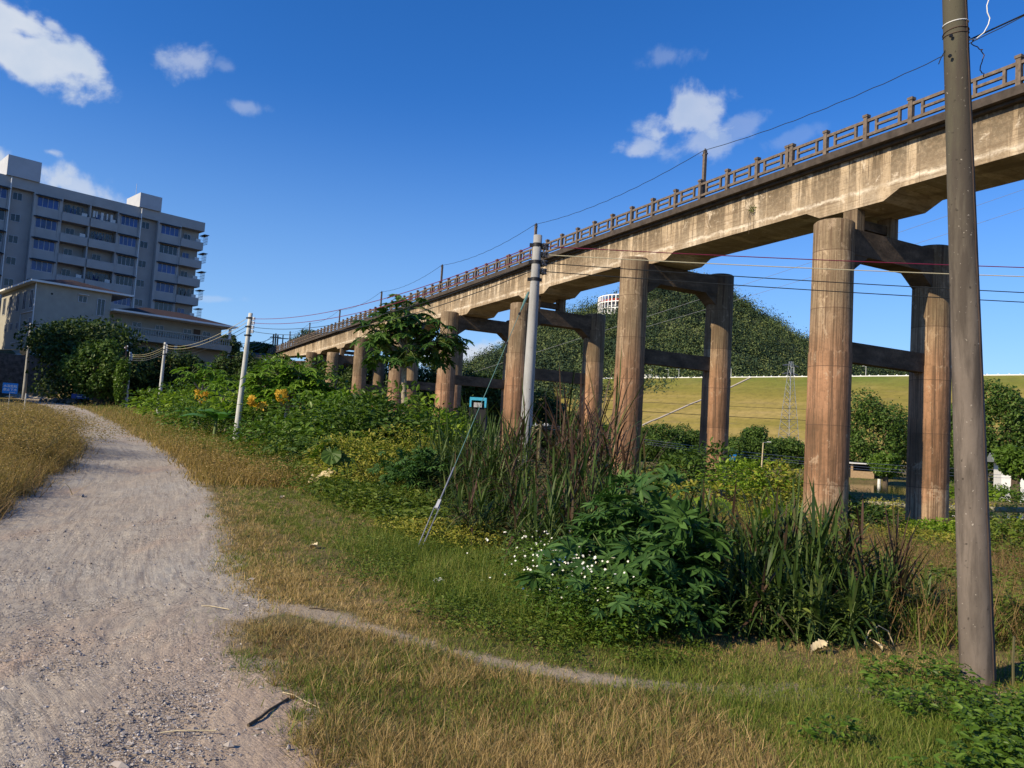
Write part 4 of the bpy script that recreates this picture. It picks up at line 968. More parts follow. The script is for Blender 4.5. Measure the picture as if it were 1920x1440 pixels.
# ------------------------------------------------------------------ plants
def at(px, depth):
    P = dp(px, 814.5 + (px - 960) * .0594, depth); return A(P[0], P[1], float(H(P[0], P[1])))
def ribbons(P, D, L, W, droop, ns=3, wprof=None, twist=None):
    """tapering arching blades; P base, D start direction, L length, W width, droop fraction"""
    n = len(P); t = np.linspace(0, 1, ns + 1); D = D / np.linalg.norm(D, axis=1)[:, None]
    C = P[:, None] + D[:, None] * (L[:, None] * t)[..., None]; C[..., 2] -= droop[:, None] * L[:, None] * t ** 2
    hz = D.copy(); hz[:, 2] = 0; C += (hz * (L * droop * .35)[:, None])[:, None] * (t ** 2)[None, :, None]
    if twist is None: S = np.cross(D, A(0, 0, 1)); S[:, 0] += 1e-4
    else: S = twist
    S = S / (np.linalg.norm(S, axis=1)[:, None] + 1e-9)
    wp = (1 - t) ** .8 * .9 + .1 if wprof is None else np.interp(t, *wprof)
    off = S[:, None] * (W[:, None] * wp)[..., None] / 2
    V = np.stack([C - off, C + off], 2).reshape(n, -1, 3); k = (ns + 1) * 2
    b = np.arange(ns)[:, None] * 2 + A(0, 1, 3, 2).astype(int)[None]
    Q = (np.arange(n)[:, None, None] * k + b[None]).reshape(-1, 4)
    return V.reshape(-1, 3), Q
def join(parts):
    V = []; Q = []; T = []; n = 0
    for v, q, t in parts:
        V.append(v)
        if q is not None and len(q): Q.append(q + n)
        if t is not None and len(t): T.append(t + n)
        n += len(v)
    return np.concatenate(V), [f for f in ((np.concatenate(Q) if Q else None), (np.concatenate(T) if T else None)) if f is not None]
def place(TV, TQ, TT, P, tip, nrm, size):
    """copies of a leaf template: local x to the tip, local z the leaf normal"""
    x = tip / np.linalg.norm(tip, axis=1)[:, None]; y = np.cross(nrm, x); y /= np.linalg.norm(y, axis=1)[:, None] + 1e-9; z = np.cross(x, y)
    R = np.stack([x, y, z], 1) * np.asarray(size)[:, None, None]; n = len(P)
    V = np.einsum('kj,njc->nkc', TV, R) + P[:, None]; k = len(TV); o = np.arange(n)[:, None, None] * k
    return V.reshape(-1, 3), (TQ[None] + o).reshape(-1, TQ.shape[1]) if TQ is not None else None, (TT[None] + o).reshape(-1, 3) if TT is not None else None
# templates
OVAL_V = A(0, 0, 0, .3, .2, .05, .35, 0, -.02, .3, -.2, .05, .7, .17, .0, .75, 0, -.08, .7, -.17, .0, 1, 0, -.2).reshape(-1, 3); OVAL_Q = np.array([[0, 2, 1, 1], [0, 3, 2, 2], [1, 2, 5, 4], [2, 3, 6, 5]])
OVAL_T = np.array([[0, 2, 1], [0, 3, 2], [4, 5, 7], [5, 6, 7]]); OVAL_Q = OVAL_Q[2:]
def palm_tpl(nl, spread, wid, droop, lens):
    V = []; Q = []; T = []
    for i in range(nl):
        a = spread * (i / (nl - 1) - .5) * 2; L = lens[i]; d = A(cos(a), sin(a), 0); s = A(-sin(a), cos(a), 0); b = len(V)
        for t, w_ in ((.0, .02), (.35, wid * .8), (.62, wid), (.85, wid * .5)):
            c = d * t * L + A(0, 0, -droop * t * t * L); V += [c - s * w_ * .5 + A(0, 0, .02), c + A(0, 0, -.02), c + s * w_ * .5 + A(0, 0, .02)]
        V.append(d * L + A(0, 0, -droop * L))
        for k in range(3): Q += [[b + k * 3, b + k * 3 + 1, b + k * 3 + 4, b + k * 3 + 3], [b + k * 3 + 1, b + k * 3 + 2, b + k * 3 + 5, b + k * 3 + 4]]
        T += [[b + 9, b + 10, b + 12], [b + 10, b + 11, b + 12]]
    return np.array(V), np.array(Q), np.array(T)
CAS = palm_tpl(7, radians(128), .27, .3, [.62, .8, .95, 1.0, .95, .8, .62])
def papaya_tpl():
    V = [A(0, 0, 0)]; T = []; out = []
    lobes = [(-150, .55), (-105, .75), (-58, .9), (0, 1.0), (58, .9), (105, .75), (150, .55)]
    for a, L in lobes:
        for da, r in ((-20, .26), (-15, .5), (-21, .70), (-9, .66), (-8, .88), (0, 1.0), (8, .88), (9, .66), (21, .70), (15, .5)):
            k = radians(a + da * (1.15 if abs(da) > 12 else 1)); rr = r * L; out.append(A(cos(k) * rr, sin(k) * rr, -.34 * rr * rr + .05 * abs(da) / 20))
    V += out; n = len(out); T = [[0, 1 + i, 1 + (i + 1) % n] for i in range(n)]
    return np.array(V), None, np.array(T)
PAP = papaya_tpl()
def heart_tpl():
    V = [A(.05, 0, -.02)]; o = []
    for a in np.linspace(-180, 180, 27)[:-1]:
        k = radians(a); r = .62 + .38 * cos(k) if abs(a) < 120 else .44 + .1 * sin((abs(a) - 120) / 60 * pi)
        if abs(a) > 172: r = .12
        r *= 1 - .03 * (int(a * 3) % 2); o.append(A(cos(k) * r, sin(k) * r * .85, .12 * abs(sin(k)) * r - .16 * max(cos(k), 0) * r))
    V += o; n = len(o); V = np.array(V); V[1::2, 2] += .05; V[2::2, 2] -= .03
    return V, None, np.array([[0, 1 + i, 1 + (i + 1) % n] for i in range(n)])
HEART = heart_tpl()
def rdir(n, rs, zmin=-.2, zmax=1.0):
    z = rs.uniform(zmin, zmax, n); a = rs.uniform(0, 2 * pi, n); r = np.sqrt(np.maximum(1 - z * z, 0)); return np.column_stack([r * np.cos(a), r * np.sin(a), z])
def dome_leaves(n, w_, d_, h, rs, TPL, size, nz=.7, lumps=5):
    """leaf positions on an uneven dome, base at z=0"""
    lc = [(rs.uniform(-.45, .45) * w_, rs.uniform(-.45, .45) * d_, rs.uniform(.35, .75) * h, rs.uniform(.28, .5) * w_, rs.uniform(.28, .5) * d_, rs.uniform(.3, .45) * h) for _ in range(lumps)] + [(0, 0, h * .3, w_ * .5, d_ * .5, h * .5)]
    k = rs.integers(0, len(lc), n); lc = np.array(lc)[k]
    v = rdir(n, rs, -.35, 1); rad = .5 + .5 * rs.random(n) ** .4 + .08 * rs.normal(size=n)
    P = lc[:, :3] + v * rad[:, None] * lc[:, 3:]; P[:, 2] = np.maximum(P[:, 2], .03)
    tip = v + rs.normal(size=(n, 3)) * .55; tip[:, 2] = tip[:, 2] * .5 - .05
    nrm = A(0, 0, 1)[None] * nz + v * .5 + rs.normal(size=(n, 3)) * .35
    return place(*TPL, P, tip, nrm, size * (.6 + .7 * rs.random(n)))
OV = (OVAL_V, OVAL_Q, OVAL_T)
def shrub(name, label, px, depth, w_, h, mat, n, size, TPL=OV, cat='shrub', group=None, d_=None, seed=None, stemmat='stem', lumps=6, dz=0):
    rs = np.random.default_rng(seed if seed is not None else int(px * 7 + depth * 13))
    p = at(px, depth); p[2] += dz; e = empty(name, p, 0, label=label, cat=cat, group=group)
    V, Q, T = dome_leaves(n, w_, d_ or w_, h, rs, TPL, size, lumps=lumps)
    mesh('foliage', V, [f for f in (Q, T) if f is not None], M[mat], e)
    st = MB()
    for i in range(7):
        a = rs.uniform(0, 6.28); r = rs.uniform(.15, .38) * w_; st.tube([(0.02 * cos(a), .02 * sin(a), -.1), (r * .4 * cos(a), r * .4 * sin(a), h * .4), (r * cos(a), r * sin(a), h * rs.uniform(.6, .85))], [.018 * (1 + h * .3), .012, .005], 5, False)
    st.build('stems', M[stemmat], e); e.children[-1]['kind'] = 'stuff'
    return e

# ---- cane clumps
def cane(label, px, depth, n, h0, h1, spread, purple=.5, lean=.22, seed=0, group='tall cane clumps along the bank', lw=.028, up=0):
    rs = np.random.default_rng(int(px + depth * 31) + seed); p = at(px, depth); e = empty('cane_clump', p, 0, label=label, cat='cane', group=group)
    G = []; Pp = []; st = MB()
    for i in range(n):
        h = rs.uniform(h0, h1); a = rs.uniform(0, 2 * pi); r = spread * sqrt(rs.random()); b = A(cos(a) * r, sin(a) * r, -.05)
        ld = A(cos(a), sin(a), 0) * rs.uniform(0, lean) + A(rs.normal() * .05, rs.normal() * .05, 1); ld /= np.linalg.norm(ld)
        hs = h * .6; st.tube([b, b + ld * hs * .5, b + ld * hs], [.006, .005, .003], 4, False)
        k = int(rs.integers(15, 21)); t = np.linspace(.08, 1, k); Pb = b[None] + ld[None] * (hs * t)[:, None]
        aa = rs.uniform(0, 2 * pi) + np.arange(k) * pi + rs.normal(size=k) * .9; el = np.interp(t, [.1, .75, 1], [.35, .85, 1.25]) + up + rs.normal(size=k) * (.2 if up == 0 else .1)
        D = np.column_stack([np.cos(aa) * np.cos(el), np.sin(aa) * np.cos(el), np.sin(el)]) + ld[None] * .3
        L = h * rs.uniform(.4, .66, k) * np.interp(t, [0, .4, 1], [.9, 1.15, .9]); dr = np.interp(t, [.1, .7, 1], [.85, .6, .25]) * rs.uniform(.4, 1.5, k) * (1 if up == 0 else .25)
        v, q = ribbons(Pb, D, L, lw * rs.uniform(.6, 1.2, k), dr, 5, ([0, .3, .7, 1], [.6, 1, .75, .05]))
        (Pp if rs.random() < purple * .55 else G).append((v, q, None))
    for nm, X_, mt in (('leaves', G, 'gr_reed'), ('purple_leaves', Pp, 'gr_purple')):
        if X_: V, F = join(X_); mesh(nm, V, F, M[mt], e)
    o = st.build('stems', M['stem'], e); o['kind'] = 'stuff'
    return e
for a in [
    ('dark green cane clump left of the grey pole, behind the guy wire', 850, 15.5, 34, 1.3, 2.1, .75, .15),
    ('green cane clump low at the foot of the guy wire line', 905, 13.5, 26, .9, 1.7, .6, .15),
    ('tall purplish cane clump close on the left of the grey pole', 928, 14.0, 28, 1.5, 2.5, .55, .5),
    ('dense dark cane clump just right of the grey pole', 1035, 12.4, 36, 1.5, 2.4, .6, .45),
    ('tallest cane clump with purple blades reaching up before the tie beam', 1090, 11.6, 24, 2.2, 3.3, .5, 1.6),
    ('short arching cane clump below the left side of the grey pole', 925, 11.0, 26, .7, 1.2, .5, .2),
    ('low cane clump between the white flowers and the pole', 1045, 9.4, 26, .8, 1.5, .45, .25),
    ('slim purple cane clump before the second round column', 1165, 10.5, 14, 1.2, 2.2, .4, 1.6),
    ('cane clump rising behind the dark leafy cassava bush', 1260, 8.9, 18, .9, 1.5, .5, .5),
    ('cane clump directly right of the cassava bush', 1365, 8.0, 30, .8, 1.35, .5, .35),
    ('broad dark cane clump in the middle right foreground', 1455, 7.7, 44, .9, 1.45, .5, .3),
    ('purple tipped cane clump before the nearest column foot', 1530, 7.5, 34, .9, 1.45, .42, .5),
    ('low cane clump at the right end of the dense canes', 1600, 7.4, 24, .6, 1.05, .35, .3),
    ('arching cane clump at the soil edge right of the cassava', 1400, 6.95, 26, .55, .95, .35, .1),
    ('arching cane clump at the soil edge in the middle right', 1480, 6.85, 26, .55, .95, .35, .1),
    ('arching low cane clump by the dry leaf on the soil edge', 1560, 6.8, 22, .45, .85, .3, .15),
    ('tall green cane clump right behind the guy clamp', 900, 15.0, 30, 1.4, 2.2, .6, .1),
    ('cane clump filling the gap between pole and cassava', 1110, 9.8, 30, 1.0, 1.7, .5, .2)]:
    cane(*a)
cane('single upright purple cane fan standing alone near the brown pole', 1695, 7.3, 4, 1.05, 1.3, .04, 2.0, .05, lw=.021, up=.22)
cane('small cane sprout between the lone fan and the brown pole', 1742, 7.2, 5, .5, .8, .1, .6, .15)

# ---- leafy shrubs along the bank: (label, px, depth, width, height, mat, n, leaf)
SH = [
 ('green leafy shrub beside the second pale pole', 322, 50, 3.4, 2.6, 'lf_green', 1500, .26),
 ('bright weedy shrub between the first two pale poles', 352, 43, 3.2, 2.0, 'lf_bright', 1500, .2),
 ('low green shrub under the small papaya on the left', 385, 38, 3.0, 1.7, 'lf_green', 1500, .2),
 ('rounded green shrub just left of the nearest pale pole', 408, 33.5, 2.6, 1.6, 'lf_green', 1500, .18),
 ('dark green shrub just right of the nearest pale pole', 508, 31.5, 2.6, 1.4, 'lf_tree2', 1600, .16),
 ('tall bright shrub between the pale pole and the yellow leaves', 482, 33.5, 2.2, 2.6, 'lf_bright', 1500, .22),
 ('tall bright shrub right behind the yellow leaves', 570, 29.5, 2.6, 3.3, 'lf_green', 2600, .19),
 ('tall bright shrub behind the papaya clump', 515, 31.5, 3.0, 3.5, 'lf_green', 2800, .19),
 ('bright bushy growth right of the papaya clump', 620, 27, 2.4, 2.5, 'lf_bright', 2200, .17),
 ('bushy green shrub below the yellow papaya leaves', 545, 26, 2.6, 1.4, 'lf_green', 1700, .16),
 ('tall glossy shrub in front of the leaning papaya', 610, 23.5, 2.6, 2.2, 'lf_green', 1700, .16),
 ('dense glossy shrub left of the tall papaya trunk', 668, 22, 2.6, 2.5, 'lf_green', 1900, .17),
 ('dark leafy shrub at the foot of the tall papaya', 722, 21.5, 2.2, 2.0, 'lf_tree2', 1800, .17),
 ('bright leafy shrub right of the tall papaya trunk', 788, 22, 2.2, 2.3, 'lf_bright', 1700, .17),
 ('green shrub before the first brown column on the left', 835, 24, 2.2, 2.0, 'lf_green', 1500, .17),
 ('weedy green shrub under the glossy shrubs', 600, 20.5, 2.2, .9, 'lf_tree2', 1700, .12),
 ('weedy shrub beside the giant heart shaped leaf', 690, 19.6, 1.6, 1.0, 'lf_green', 1500, .12),
 ('small shrub with pointed leaves behind the dry pale leaf', 560, 22.5, 1.8, .8, 'lf_weed', 1200, .12),
 ('yellow green shrub at the foot of the second column', 1275, 30, 3.4, 1.1, 'lf_vine', 1400, .2),
 ('bright yellow green bush left of the nearest column', 1430, 31, 3.0, 2.2, 'lf_bright', 1700, .17),
 ('reddish bush touching the nearest column on its left', 1478, 30, 2.0, 2.0, 'lf_vine', 1300, .16),
 ('dark bush hiding the foot of the rear column of the second pier', 1315, 36, 4.0, 2.6, 'lf_tree2', 2200, .24),
 ('dark leafy bush between the two nearest columns', 1625, 27.5, 2.4, 1.0, 'lf_tree2', 1600, .16),
 ('bright weed bush in front of the rear nearest column', 1760, 26, 2.6, .6, 'lf_bright', 1400, .15),
 ('pale leafy shrub at the right edge beside the pond', 1890, 24, 2.2, .8, 'lf_weed', 1400, .16),
 ('leafy bush hiding the lower wall of the white hut', 1880, 60, 4.5, 1.6, 'lf_green', 1800, .25),
 ('green bush left of the white hut behind the brown pole', 1835, 58, 3.5, 1.5, 'lf_bright', 1500, .24),
 ('green shrub low in the valley right of the grey pole', 1200, 24, 2.6, 1.2, 'lf_weed', 1300, .17)]
for a in SH: shrub('shrub', *(a[:6] + (int(a[6] * .8), a[7] * 1.22)), group='leafy shrubs along the bank' if a[1] < 900 else 'shrubs in the valley under the bridge')
for a in [('yellowing creeper mound left of the guy wire', 735, 18.2, 2.3, 1.25, 'lf_vine', 3800, .085), ('yellowish creeper mound running down beside the heart leaf', 700, 16.6, 1.6, .8, 'lf_vine', 2600, .075),
          ('yellowing creeper mound just behind the green canes', 800, 17.4, 1.8, 1.2, 'lf_vine', 2800, .08), ('low ochre creeper patch right of the guy clamp', 862, 10.7, 1.3, .28, 'lf_vine', 3200, .045),
          ('low ochre creeper patch left of the guy clamp', 790, 11.4, .9, .22, 'lf_vine', 2000, .045), ('yellow creeper heap over the valley weeds', 1350, 27, 4.2, .6, 'lf_vine', 2400, .13), ('yellow vine heap beside the pond bank', 1700, 25, 3.6, .35, 'lf_vine', 2200, .13)]:
    shrub('creeper', *a, cat='creeper', group='yellowing creepers')
# cassava
for a in [('large dark green cassava bush with finger shaped leaves, middle foreground', 1200, 7.1, 1.12, .92, 'lf_cassava', 250, .185),
          ('upper cassava plant standing behind the large dark one', 1245, 7.9, .95, 1.25, 'lf_cassava', 190, .175),
          ('low cassava sprouts at the foot of the large bush', 1225, 6.45, .85, .5, 'lf_cassava', 170, .11),
          ('cassava plant to the left of the guy wire, dark green', 790, 15.2, 1.5, 1.0, 'lf_cassava', 520, .14),
          ('left shoulder of the cassava thicket above the white flowers', 1135, 7.5, .6, .8, 'lf_cassava', 110, .15)]:
    shrub('cassava_bush', *a, TPL=CAS, cat='cassava', group='cassava bushes')
def broadleaf(label, px, depth, n, size, h, mat='lf_bright', seed=0, cat='leafy plant', name='taro_plant'):
    rs = np.random.default_rng(int(px + seed)); p = at(px, depth); e = empty(name, p, 0, label=label, cat=cat)
    for i in range(n):
        a = rs.uniform(0, 2 * pi); d = A(cos(a), sin(a), 0); z = h * rs.uniform(.6, 1); r = h * rs.uniform(.2, .5); tipp = d * r + A(0, 0, z)
        MB().tube([(0, 0, -.05), d * r * .4 + A(0, 0, z * .7), tipp], [.02, .014, .008], 5, False).build('stalk', M['stem'], e)
        V, Q, T = place(*HEART, tipp[None], (d * .7 + A(0, 0, -.55))[None], (A(0, -.35, .7) + d * .55)[None], A(size * rs.uniform(.8, 1.15)))
        mesh('leaf', V, [T], M[mat], e)
broadleaf('giant upright heart shaped leaf plant beside the dry pale leaf', 628, 17.0, 4, .44, 1.0, 'lf_tree2', 3)
broadleaf('light green taro plant in the weeds left of the nearest column', 1465, 23, 6, .42, .9, 'lf_bright', 4)
broadleaf('light green taro plant under the second pier', 1335, 24, 5, .40, .9, 'lf_bright', 6)
broadleaf('small light taro plant behind the canes', 1290, 25, 5, .38, .8, 'lf_bright', 9)
# banana plants
def banana(label, px, depth, n, L, seed=1, up=.9):
    rs = np.random.default_rng(seed); p = at(px, depth); p[2] -= .35; e = empty('banana_plant', p, 0, label=label, cat='banana plant', group='banana plants')
    MB().tube([(0, 0, -.1), (0, 0, .8), (.03, 0, 1.25)], [.08, .07, .04], 10).build('trunk', M['stem'], e)
    for i in range(n):
        a = 2 * pi * i / n + rs.uniform(-.3, .3); el = rs.uniform(.5, 1.2) * up; D = A(cos(a) * cos(el), sin(a) * cos(el), sin(el))
        S = np.cross(D, A(0, 0, 1)); S /= np.linalg.norm(S); l = L * rs.uniform(.75, 1.1); V = []; Q = []; ns = 9
        for k in range(ns + 1):
            t = k / ns; c = A(0, 0, 1.2) + D * l * t; c[2] -= .55 * l * t * t; w_ = l * .19 * np.interp(t, [0, .12, .3, .8, 1], [.08, .1, 1, .85, .05]) * rs.uniform(.92, 1.05)
            V += [c - S * w_ + A(0, 0, -.25 * w_), c, c + S * w_ + A(0, 0, -.25 * w_)]
        for k in range(ns): Q += [[k * 3, k * 3 + 1, k * 3 + 4, k * 3 + 3], [k * 3 + 1, k * 3 + 2, k * 3 + 5, k * 3 + 4]]
        mesh('leaf', V, np.array(Q), M['lf_banana'], e)
banana('banana plant with broad arching leaves left of the nearest pale pole', 405, 31.5, 8, 1.8, 3)
banana('banana plant with one upright pale leaf behind the nearest pale pole', 447, 34, 6, 2.0, 8, 1.15)
banana('banana plant low between shrubs at the left bank', 365, 36, 6, 1.3, 5)
# papayas
def papaya(label, base, tops, nl, petiole, leaf, mat, trunk_r, hanging=0, yellow=(), seed=0, zbias=(-.25, .9)):
    rs = np.random.default_rng(seed); e = empty('papaya_tree', base, 0, label=label, cat='papaya tree')
    t0 = np.mean([t - base for t in tops], 0); fork = A(t0[0] * .8, t0[1] * .8, max(t0[2] - .75, t0[2] * .6))
    zz = np.linspace(0, 1, 9)[:, None]; P = A(0, 0, -.3)[None] * (1 - zz) + fork[None] * zz; P[:, 0] += .06 * np.sin(zz[:, 0] * 5)
    MB().tube(P, np.linspace(trunk_r, trunk_r * .7, 9), 12).build('trunk', M['papbark'], e, True)
    br = MB(); Vs = []; Ys = []; Hg = []; pt = MB()
    for t in tops:
        t = t - base; br.tube([fork - A(0, 0, .1), (fork + t) / 2 + A(0, 0, -.05), t], [trunk_r * .7, trunk_r * .6, trunk_r * .45], 8)
        d = rdir(nl, rs, *zbias); l = petiole * rs.uniform(.55, 1.1, nl); ends_ = t[None] + d * l[:, None]; ends_[:, 2] -= .1 * l
        for q in ends_: pt.tube([t, (t + q) / 2 + A(0, 0, .05), q], [.012, .01, .007], 4, False)
        tip = d * A(1, 1, .3)[None] + A(0, 0, -.35)[None]; nr = A(0, 0, 1)[None] + d * .35 + rs.normal(size=(nl, 3)) * .25
        Vs.append(place(*PAP, ends_, tip, nr, leaf * rs.uniform(.75, 1.15, nl)))
        if hanging:
            d = rdir(hanging, rs, -.9, -.3); q = t[None] + d * (petiole * rs.uniform(.5, .9, hanging))[:, None]
            Hg.append(place(*PAP, q, A(0, 0, -1)[None] + rs.normal(size=(hanging, 3)) * .3, d + rs.normal(size=(hanging, 3)) * .4, leaf * rs.uniform(.5, .8, hanging)))
    for y in yellow:
        y = y - base; k = 5; q = y[None] + rs.normal(size=(k, 3)) * .14
        Ys.append(place(*PAP, q, A(0, 0, -1)[None] + rs.normal(size=(k, 3)) * .5, A(0, -1, .2)[None] + rs.normal(size=(k, 3)) * .35, leaf * rs.uniform(.6, .85, k)))
    br.build('branches', M['papbark'], e, True)['kind'] = 'stuff'
    pt.build('leaf_stalks', M['stem'], e)['kind'] = 'stuff'
    V, F = join(Vs); mesh('crown', V, F, M[mat], e)
    if Hg: V, F = join(Hg); mesh('hanging_leaves', V, F, M['lf_weed'], e)
    if Ys: V, F = join(Ys); mesh('yellow_leaves', V, F, M['lf_yellow'], e)
pb = at(755, 24)
papaya('tall papaya tree with a wide dark crown before the bridge', pb, [dp(722, 655, 24), dp(765, 655, 23.6), dp(812, 655, 24.2), dp(748, 610, 24), dp(795, 608, 24.2), dp(735, 600, 23.8), dp(838, 630, 24.0), dp(704, 622, 24), dp(765, 580, 24.1), dp(725, 640, 24.3), dp(815, 640, 23.7)], 15, .68, .36, 'lf_papaya', .11, 5, seed=2, zbias=(-.75, .8))
papaya('bright papaya clump with hanging yellow leaves by the nearest pale pole', at(520, 28), [dp(492, 722, 28), dp(520, 700, 28.3), dp(562, 702, 28), dp(600, 722, 28.4), dp(540, 735, 27.9), dp(585, 742, 28), dp(505, 742, 28.2), dp(555, 720, 28.2), dp(600, 738, 28.2)], 24, .6, .36, 'lf_papaya2', .08, 0, [dp(470, 752, 27), dp(524, 740, 26.8)], 4)
papaya('low bright papaya leaning right of the yellow leaves', at(640, 25), [dp(610, 765, 25), dp(645, 752, 25.2), dp(675, 775, 25), dp(625, 780, 24.8), dp(700, 790, 24.8)], 20, .5, .32, 'lf_papaya2', .06, 0, seed=5)
papaya('small papaya among shrubs between the first two pale poles', at(372, 41), [dp(355, 705, 41), dp(385, 700, 41.3), dp(402, 715, 41)], 15, .75, .42, 'lf_papaya2', .08, 0, [dp(376, 738, 40)], 6)
papaya('small papaya shoot low beside the banana plants', at(425, 36), [dp(430, 715, 36), dp(408, 725, 36)], 13, .6, .36, 'lf_papaya2', .06, 0, seed=7)

# ---- trees
def tree(label, px, depth, box, mat='lf_tree', leaf=.32, n=6000, lobes=16, group=None, name='tree', seed=0, trunk_r=.25, deep=None, kind_low=.1):
    rs = np.random.default_rng(abs(int(px * 3 + depth)) + seed); b = at(px, depth); x0, x1, yt, yb = box; sc_ = depth / FPX
    ctr = dp((x0 + x1) / 2, (yt + yb) / 2, depth) - b; rx = (x1 - x0) / 2 * sc_; rz = (yb - yt) / 2 * sc_; ry = deep or rx * .8
    e = empty(name, b, 0, label=label, cat='tree', group=group); cs = [(ctr + A(0, 0, -rz * .1), (rx * .8, ry * .8, rz * .8))]; tr = MB()
    for i in range(lobes):
        v = rdir(1, rs, -.8, 1)[0]; k = rs.uniform(.6, .85); c = ctr + v * A(rx, ry, rz) * k; s = rs.uniform(.2, .36)
        cs.append((c, (rx * s * 1.15, ry * s * 1.2, rz * s * 1.2)))
        if i < 9: tr.tube([A(0, 0, max(ctr[2] - rz, .2) * .6), (A(0, 0, ctr[2]) + c) / 2 - A(0, 0, rz * .15), c], [trunk_r * .5, trunk_r * .3, trunk_r * .1], 5, False)
    wts = np.array([c[1][0] * c[1][2] for c in cs]); wts = wts / wts.sum(); V, Q = crown_leaves(cs, [max(30, int(n * q)) for q in wts], leaf, rs, .7, .6)
    mesh('crown', V, Q, M[mat], e)
    tr.tube([(0, 0, -.4), (.1, 0, ctr[2] * .4), A(0, 0, ctr[2]) * .9 + A(ctr[0], ctr[1], 0) * .6], [trunk_r * 1.2, trunk_r, trunk_r * .5], 10)
    tr.build('trunk', M['bark'], e); return e
tree('large dark round tree in front of the beige house', 185, 79, (48, 322, 594, 765), n=16000, lobes=26, leaf=.38, trunk_r=.4)
tree('dark tree at the right shoulder of the large tree, below the balcony', 300, 82, (235, 375, 640, 775), n=8000, lobes=16, leaf=.36)
tree('lighter green tree in front of the large dark one', 178, 72, (122, 240, 632, 755), 'lf_tree2', n=9000, lobes=18, leaf=.32)
tree('narrow ivy covered tree beside the farthest pale pole', 227, 69.5, (214, 244, 662, 762), 'lf_green', n=2600, lobes=14, leaf=.22, name='ivy_tree', trunk_r=.12)
tree('dark shade tree behind the second pale pole', 345, 86, (290, 420, 672, 775), n=6000, leaf=.36)
tree('dark trees edge behind the bright papaya clump', 455, 88, (395, 520, 660, 775), n=6000, leaf=.36)
for i, (px, d, box, lab, mt) in enumerate([
    (430, 118, (395, 455, 628, 670), 'small dark tree against the sky right of the balcony wing', 'lf_tree'),
    (478, 135, (452, 520, 640, 668), 'low dark tree on the rise left of the bridge end', 'lf_tree'),
    (575, 150, (545, 625, 618, 665), 'tree crown poking above the railing at the far bridge end', 'lf_tree'),
    (600, 104, (545, 660, 670, 790), 'dark tree between the farthest columns', 'lf_tree'),
    (690, 98, (630, 750, 655, 800), 'dark tree under the bridge behind the papaya', 'lf_tree'),
    (800, 92, (730, 860, 665, 810), 'dark tree under the bridge right of the papaya', 'lf_tree'),
    (905, 84, (835, 960, 690, 820), 'dark tree behind the blue gate frame', 'lf_tree'),
    (1010, 76, (960, 1064, 735, 880), 'dark tree right of the grey pole foot', 'lf_tree'),
    (1068, 88, (1030, 1115, 760, 880), 'mid green tree before the dam right of the grey pole', 'lf_tree2'),
    (1130, 104, (1080, 1190, 788, 885), 'round green tree left of the second column, before the dam', 'lf_tree2'),
    (1235, 110, (1180, 1290, 796, 888), 'round green tree right behind the second near column', 'lf_tree2'),
    (1295, 114, (1245, 1350, 800, 888), 'round green tree left of the rear second column', 'lf_tree2'),
    (1400, 104, (1348, 1458, 800, 892), 'round green tree just right of the rear second column', 'lf_tree2'),
    (1470, 116, (1420, 1530, 818, 892), 'low round tree left of the nearest column', 'lf_tree2'),
    (1642, 92, (1560, 1722, 740, 912), 'big dome shaped tree between the two nearest columns', 'lf_tree2'),
    (1800, 98, (1745, 1860, 750, 915), 'tree partly behind the brown pole', 'lf_tree2'),
    (1875, 84, (1790, 1950, 722, 915), 'big leafy tree at the right edge beyond the pond', 'lf_tree2'),
    (1905, 62, (1870, 1945, 830, 900), 'small tree at the right edge before the white hut', 'lf_green'),
    (1660, 80, (1630, 1690, 848, 895), 'small green tree behind the open shed', 'lf_green')]):
    tree(lab, px, d, box, mt, n=13000 if box[1] - box[0] > 80 else 6000, leaf=.34, lobes=26, group='trees beyond the bridge', seed=i)

# ---- grass and weeds
def sample_px(poly, n, rs, jit=1.0):
    P = np.array(poly, float); x0, y0 = P.min(0); x1, y1 = P.max(0); out = []
    tot = 0
    while tot < n:
        x = rs.uniform(x0, x1, n * 2); y = rs.uniform(y0, y1, n * 2); k = inpoly(x, y, poly); out.append(np.column_stack([x, y])[k]); tot += k.sum()
    q = np.concatenate(out)[:n]; W_, ok = gp(q[:, 0], q[:, 1]); W_ = W_[ok]; d = np.hypot(W_[:, 0], W_[:, 1])
    W_[:, :2] += rs.normal(size=(len(W_), 2)) * (.02 + .022 * d * jit)[:, None]; W_[:, 2] = Hf(W_[:, 0], W_[:, 1]); return W_
def clear(P, rs):
    x, y = P[:, 0], P[:, 1]; n = len(P)
    rd = np.abs(polyd(x, y, ROADP + [ROADP[0]])) * np.where(inpoly(x, y, ROADP), -1, 1); pd = np.abs(polyd(x, y, PATHP + [PATHP[0]])) * np.where(inpoly(x, y, PATHP), -1, 1)
    wb = .8 * (fbm(x * 1.6, y * 1.6, 61, 4) - .5)
    return (rd + wb > .14 * rs.exponential(1, n) * -1 + .02) & ((pd + wb * .3 > -.05 * rs.exponential(1, n)) | (rs.random(n) < .75 * smooth(.6, 2.2, x)))
def blades(P, rs, h, w_, droop, tilt=.5):
    n = len(P); a = rs.uniform(0, 2 * pi, n); t = rs.uniform(0, 1, n) ** .7 * tilt
    D = np.column_stack([np.cos(a) * np.sin(t), np.sin(a) * np.sin(t), np.cos(t)])
    aw = rs.uniform(0, 2 * pi, n); S = np.column_stack([np.cos(aw), np.sin(aw), np.zeros(n)])
    L = h * (.4 + .9 * rs.random(n)); return ribbons(P, D, L, w_ * (.6 + .8 * rs.random(n)), droop * rs.random(n), 3, twist=S)
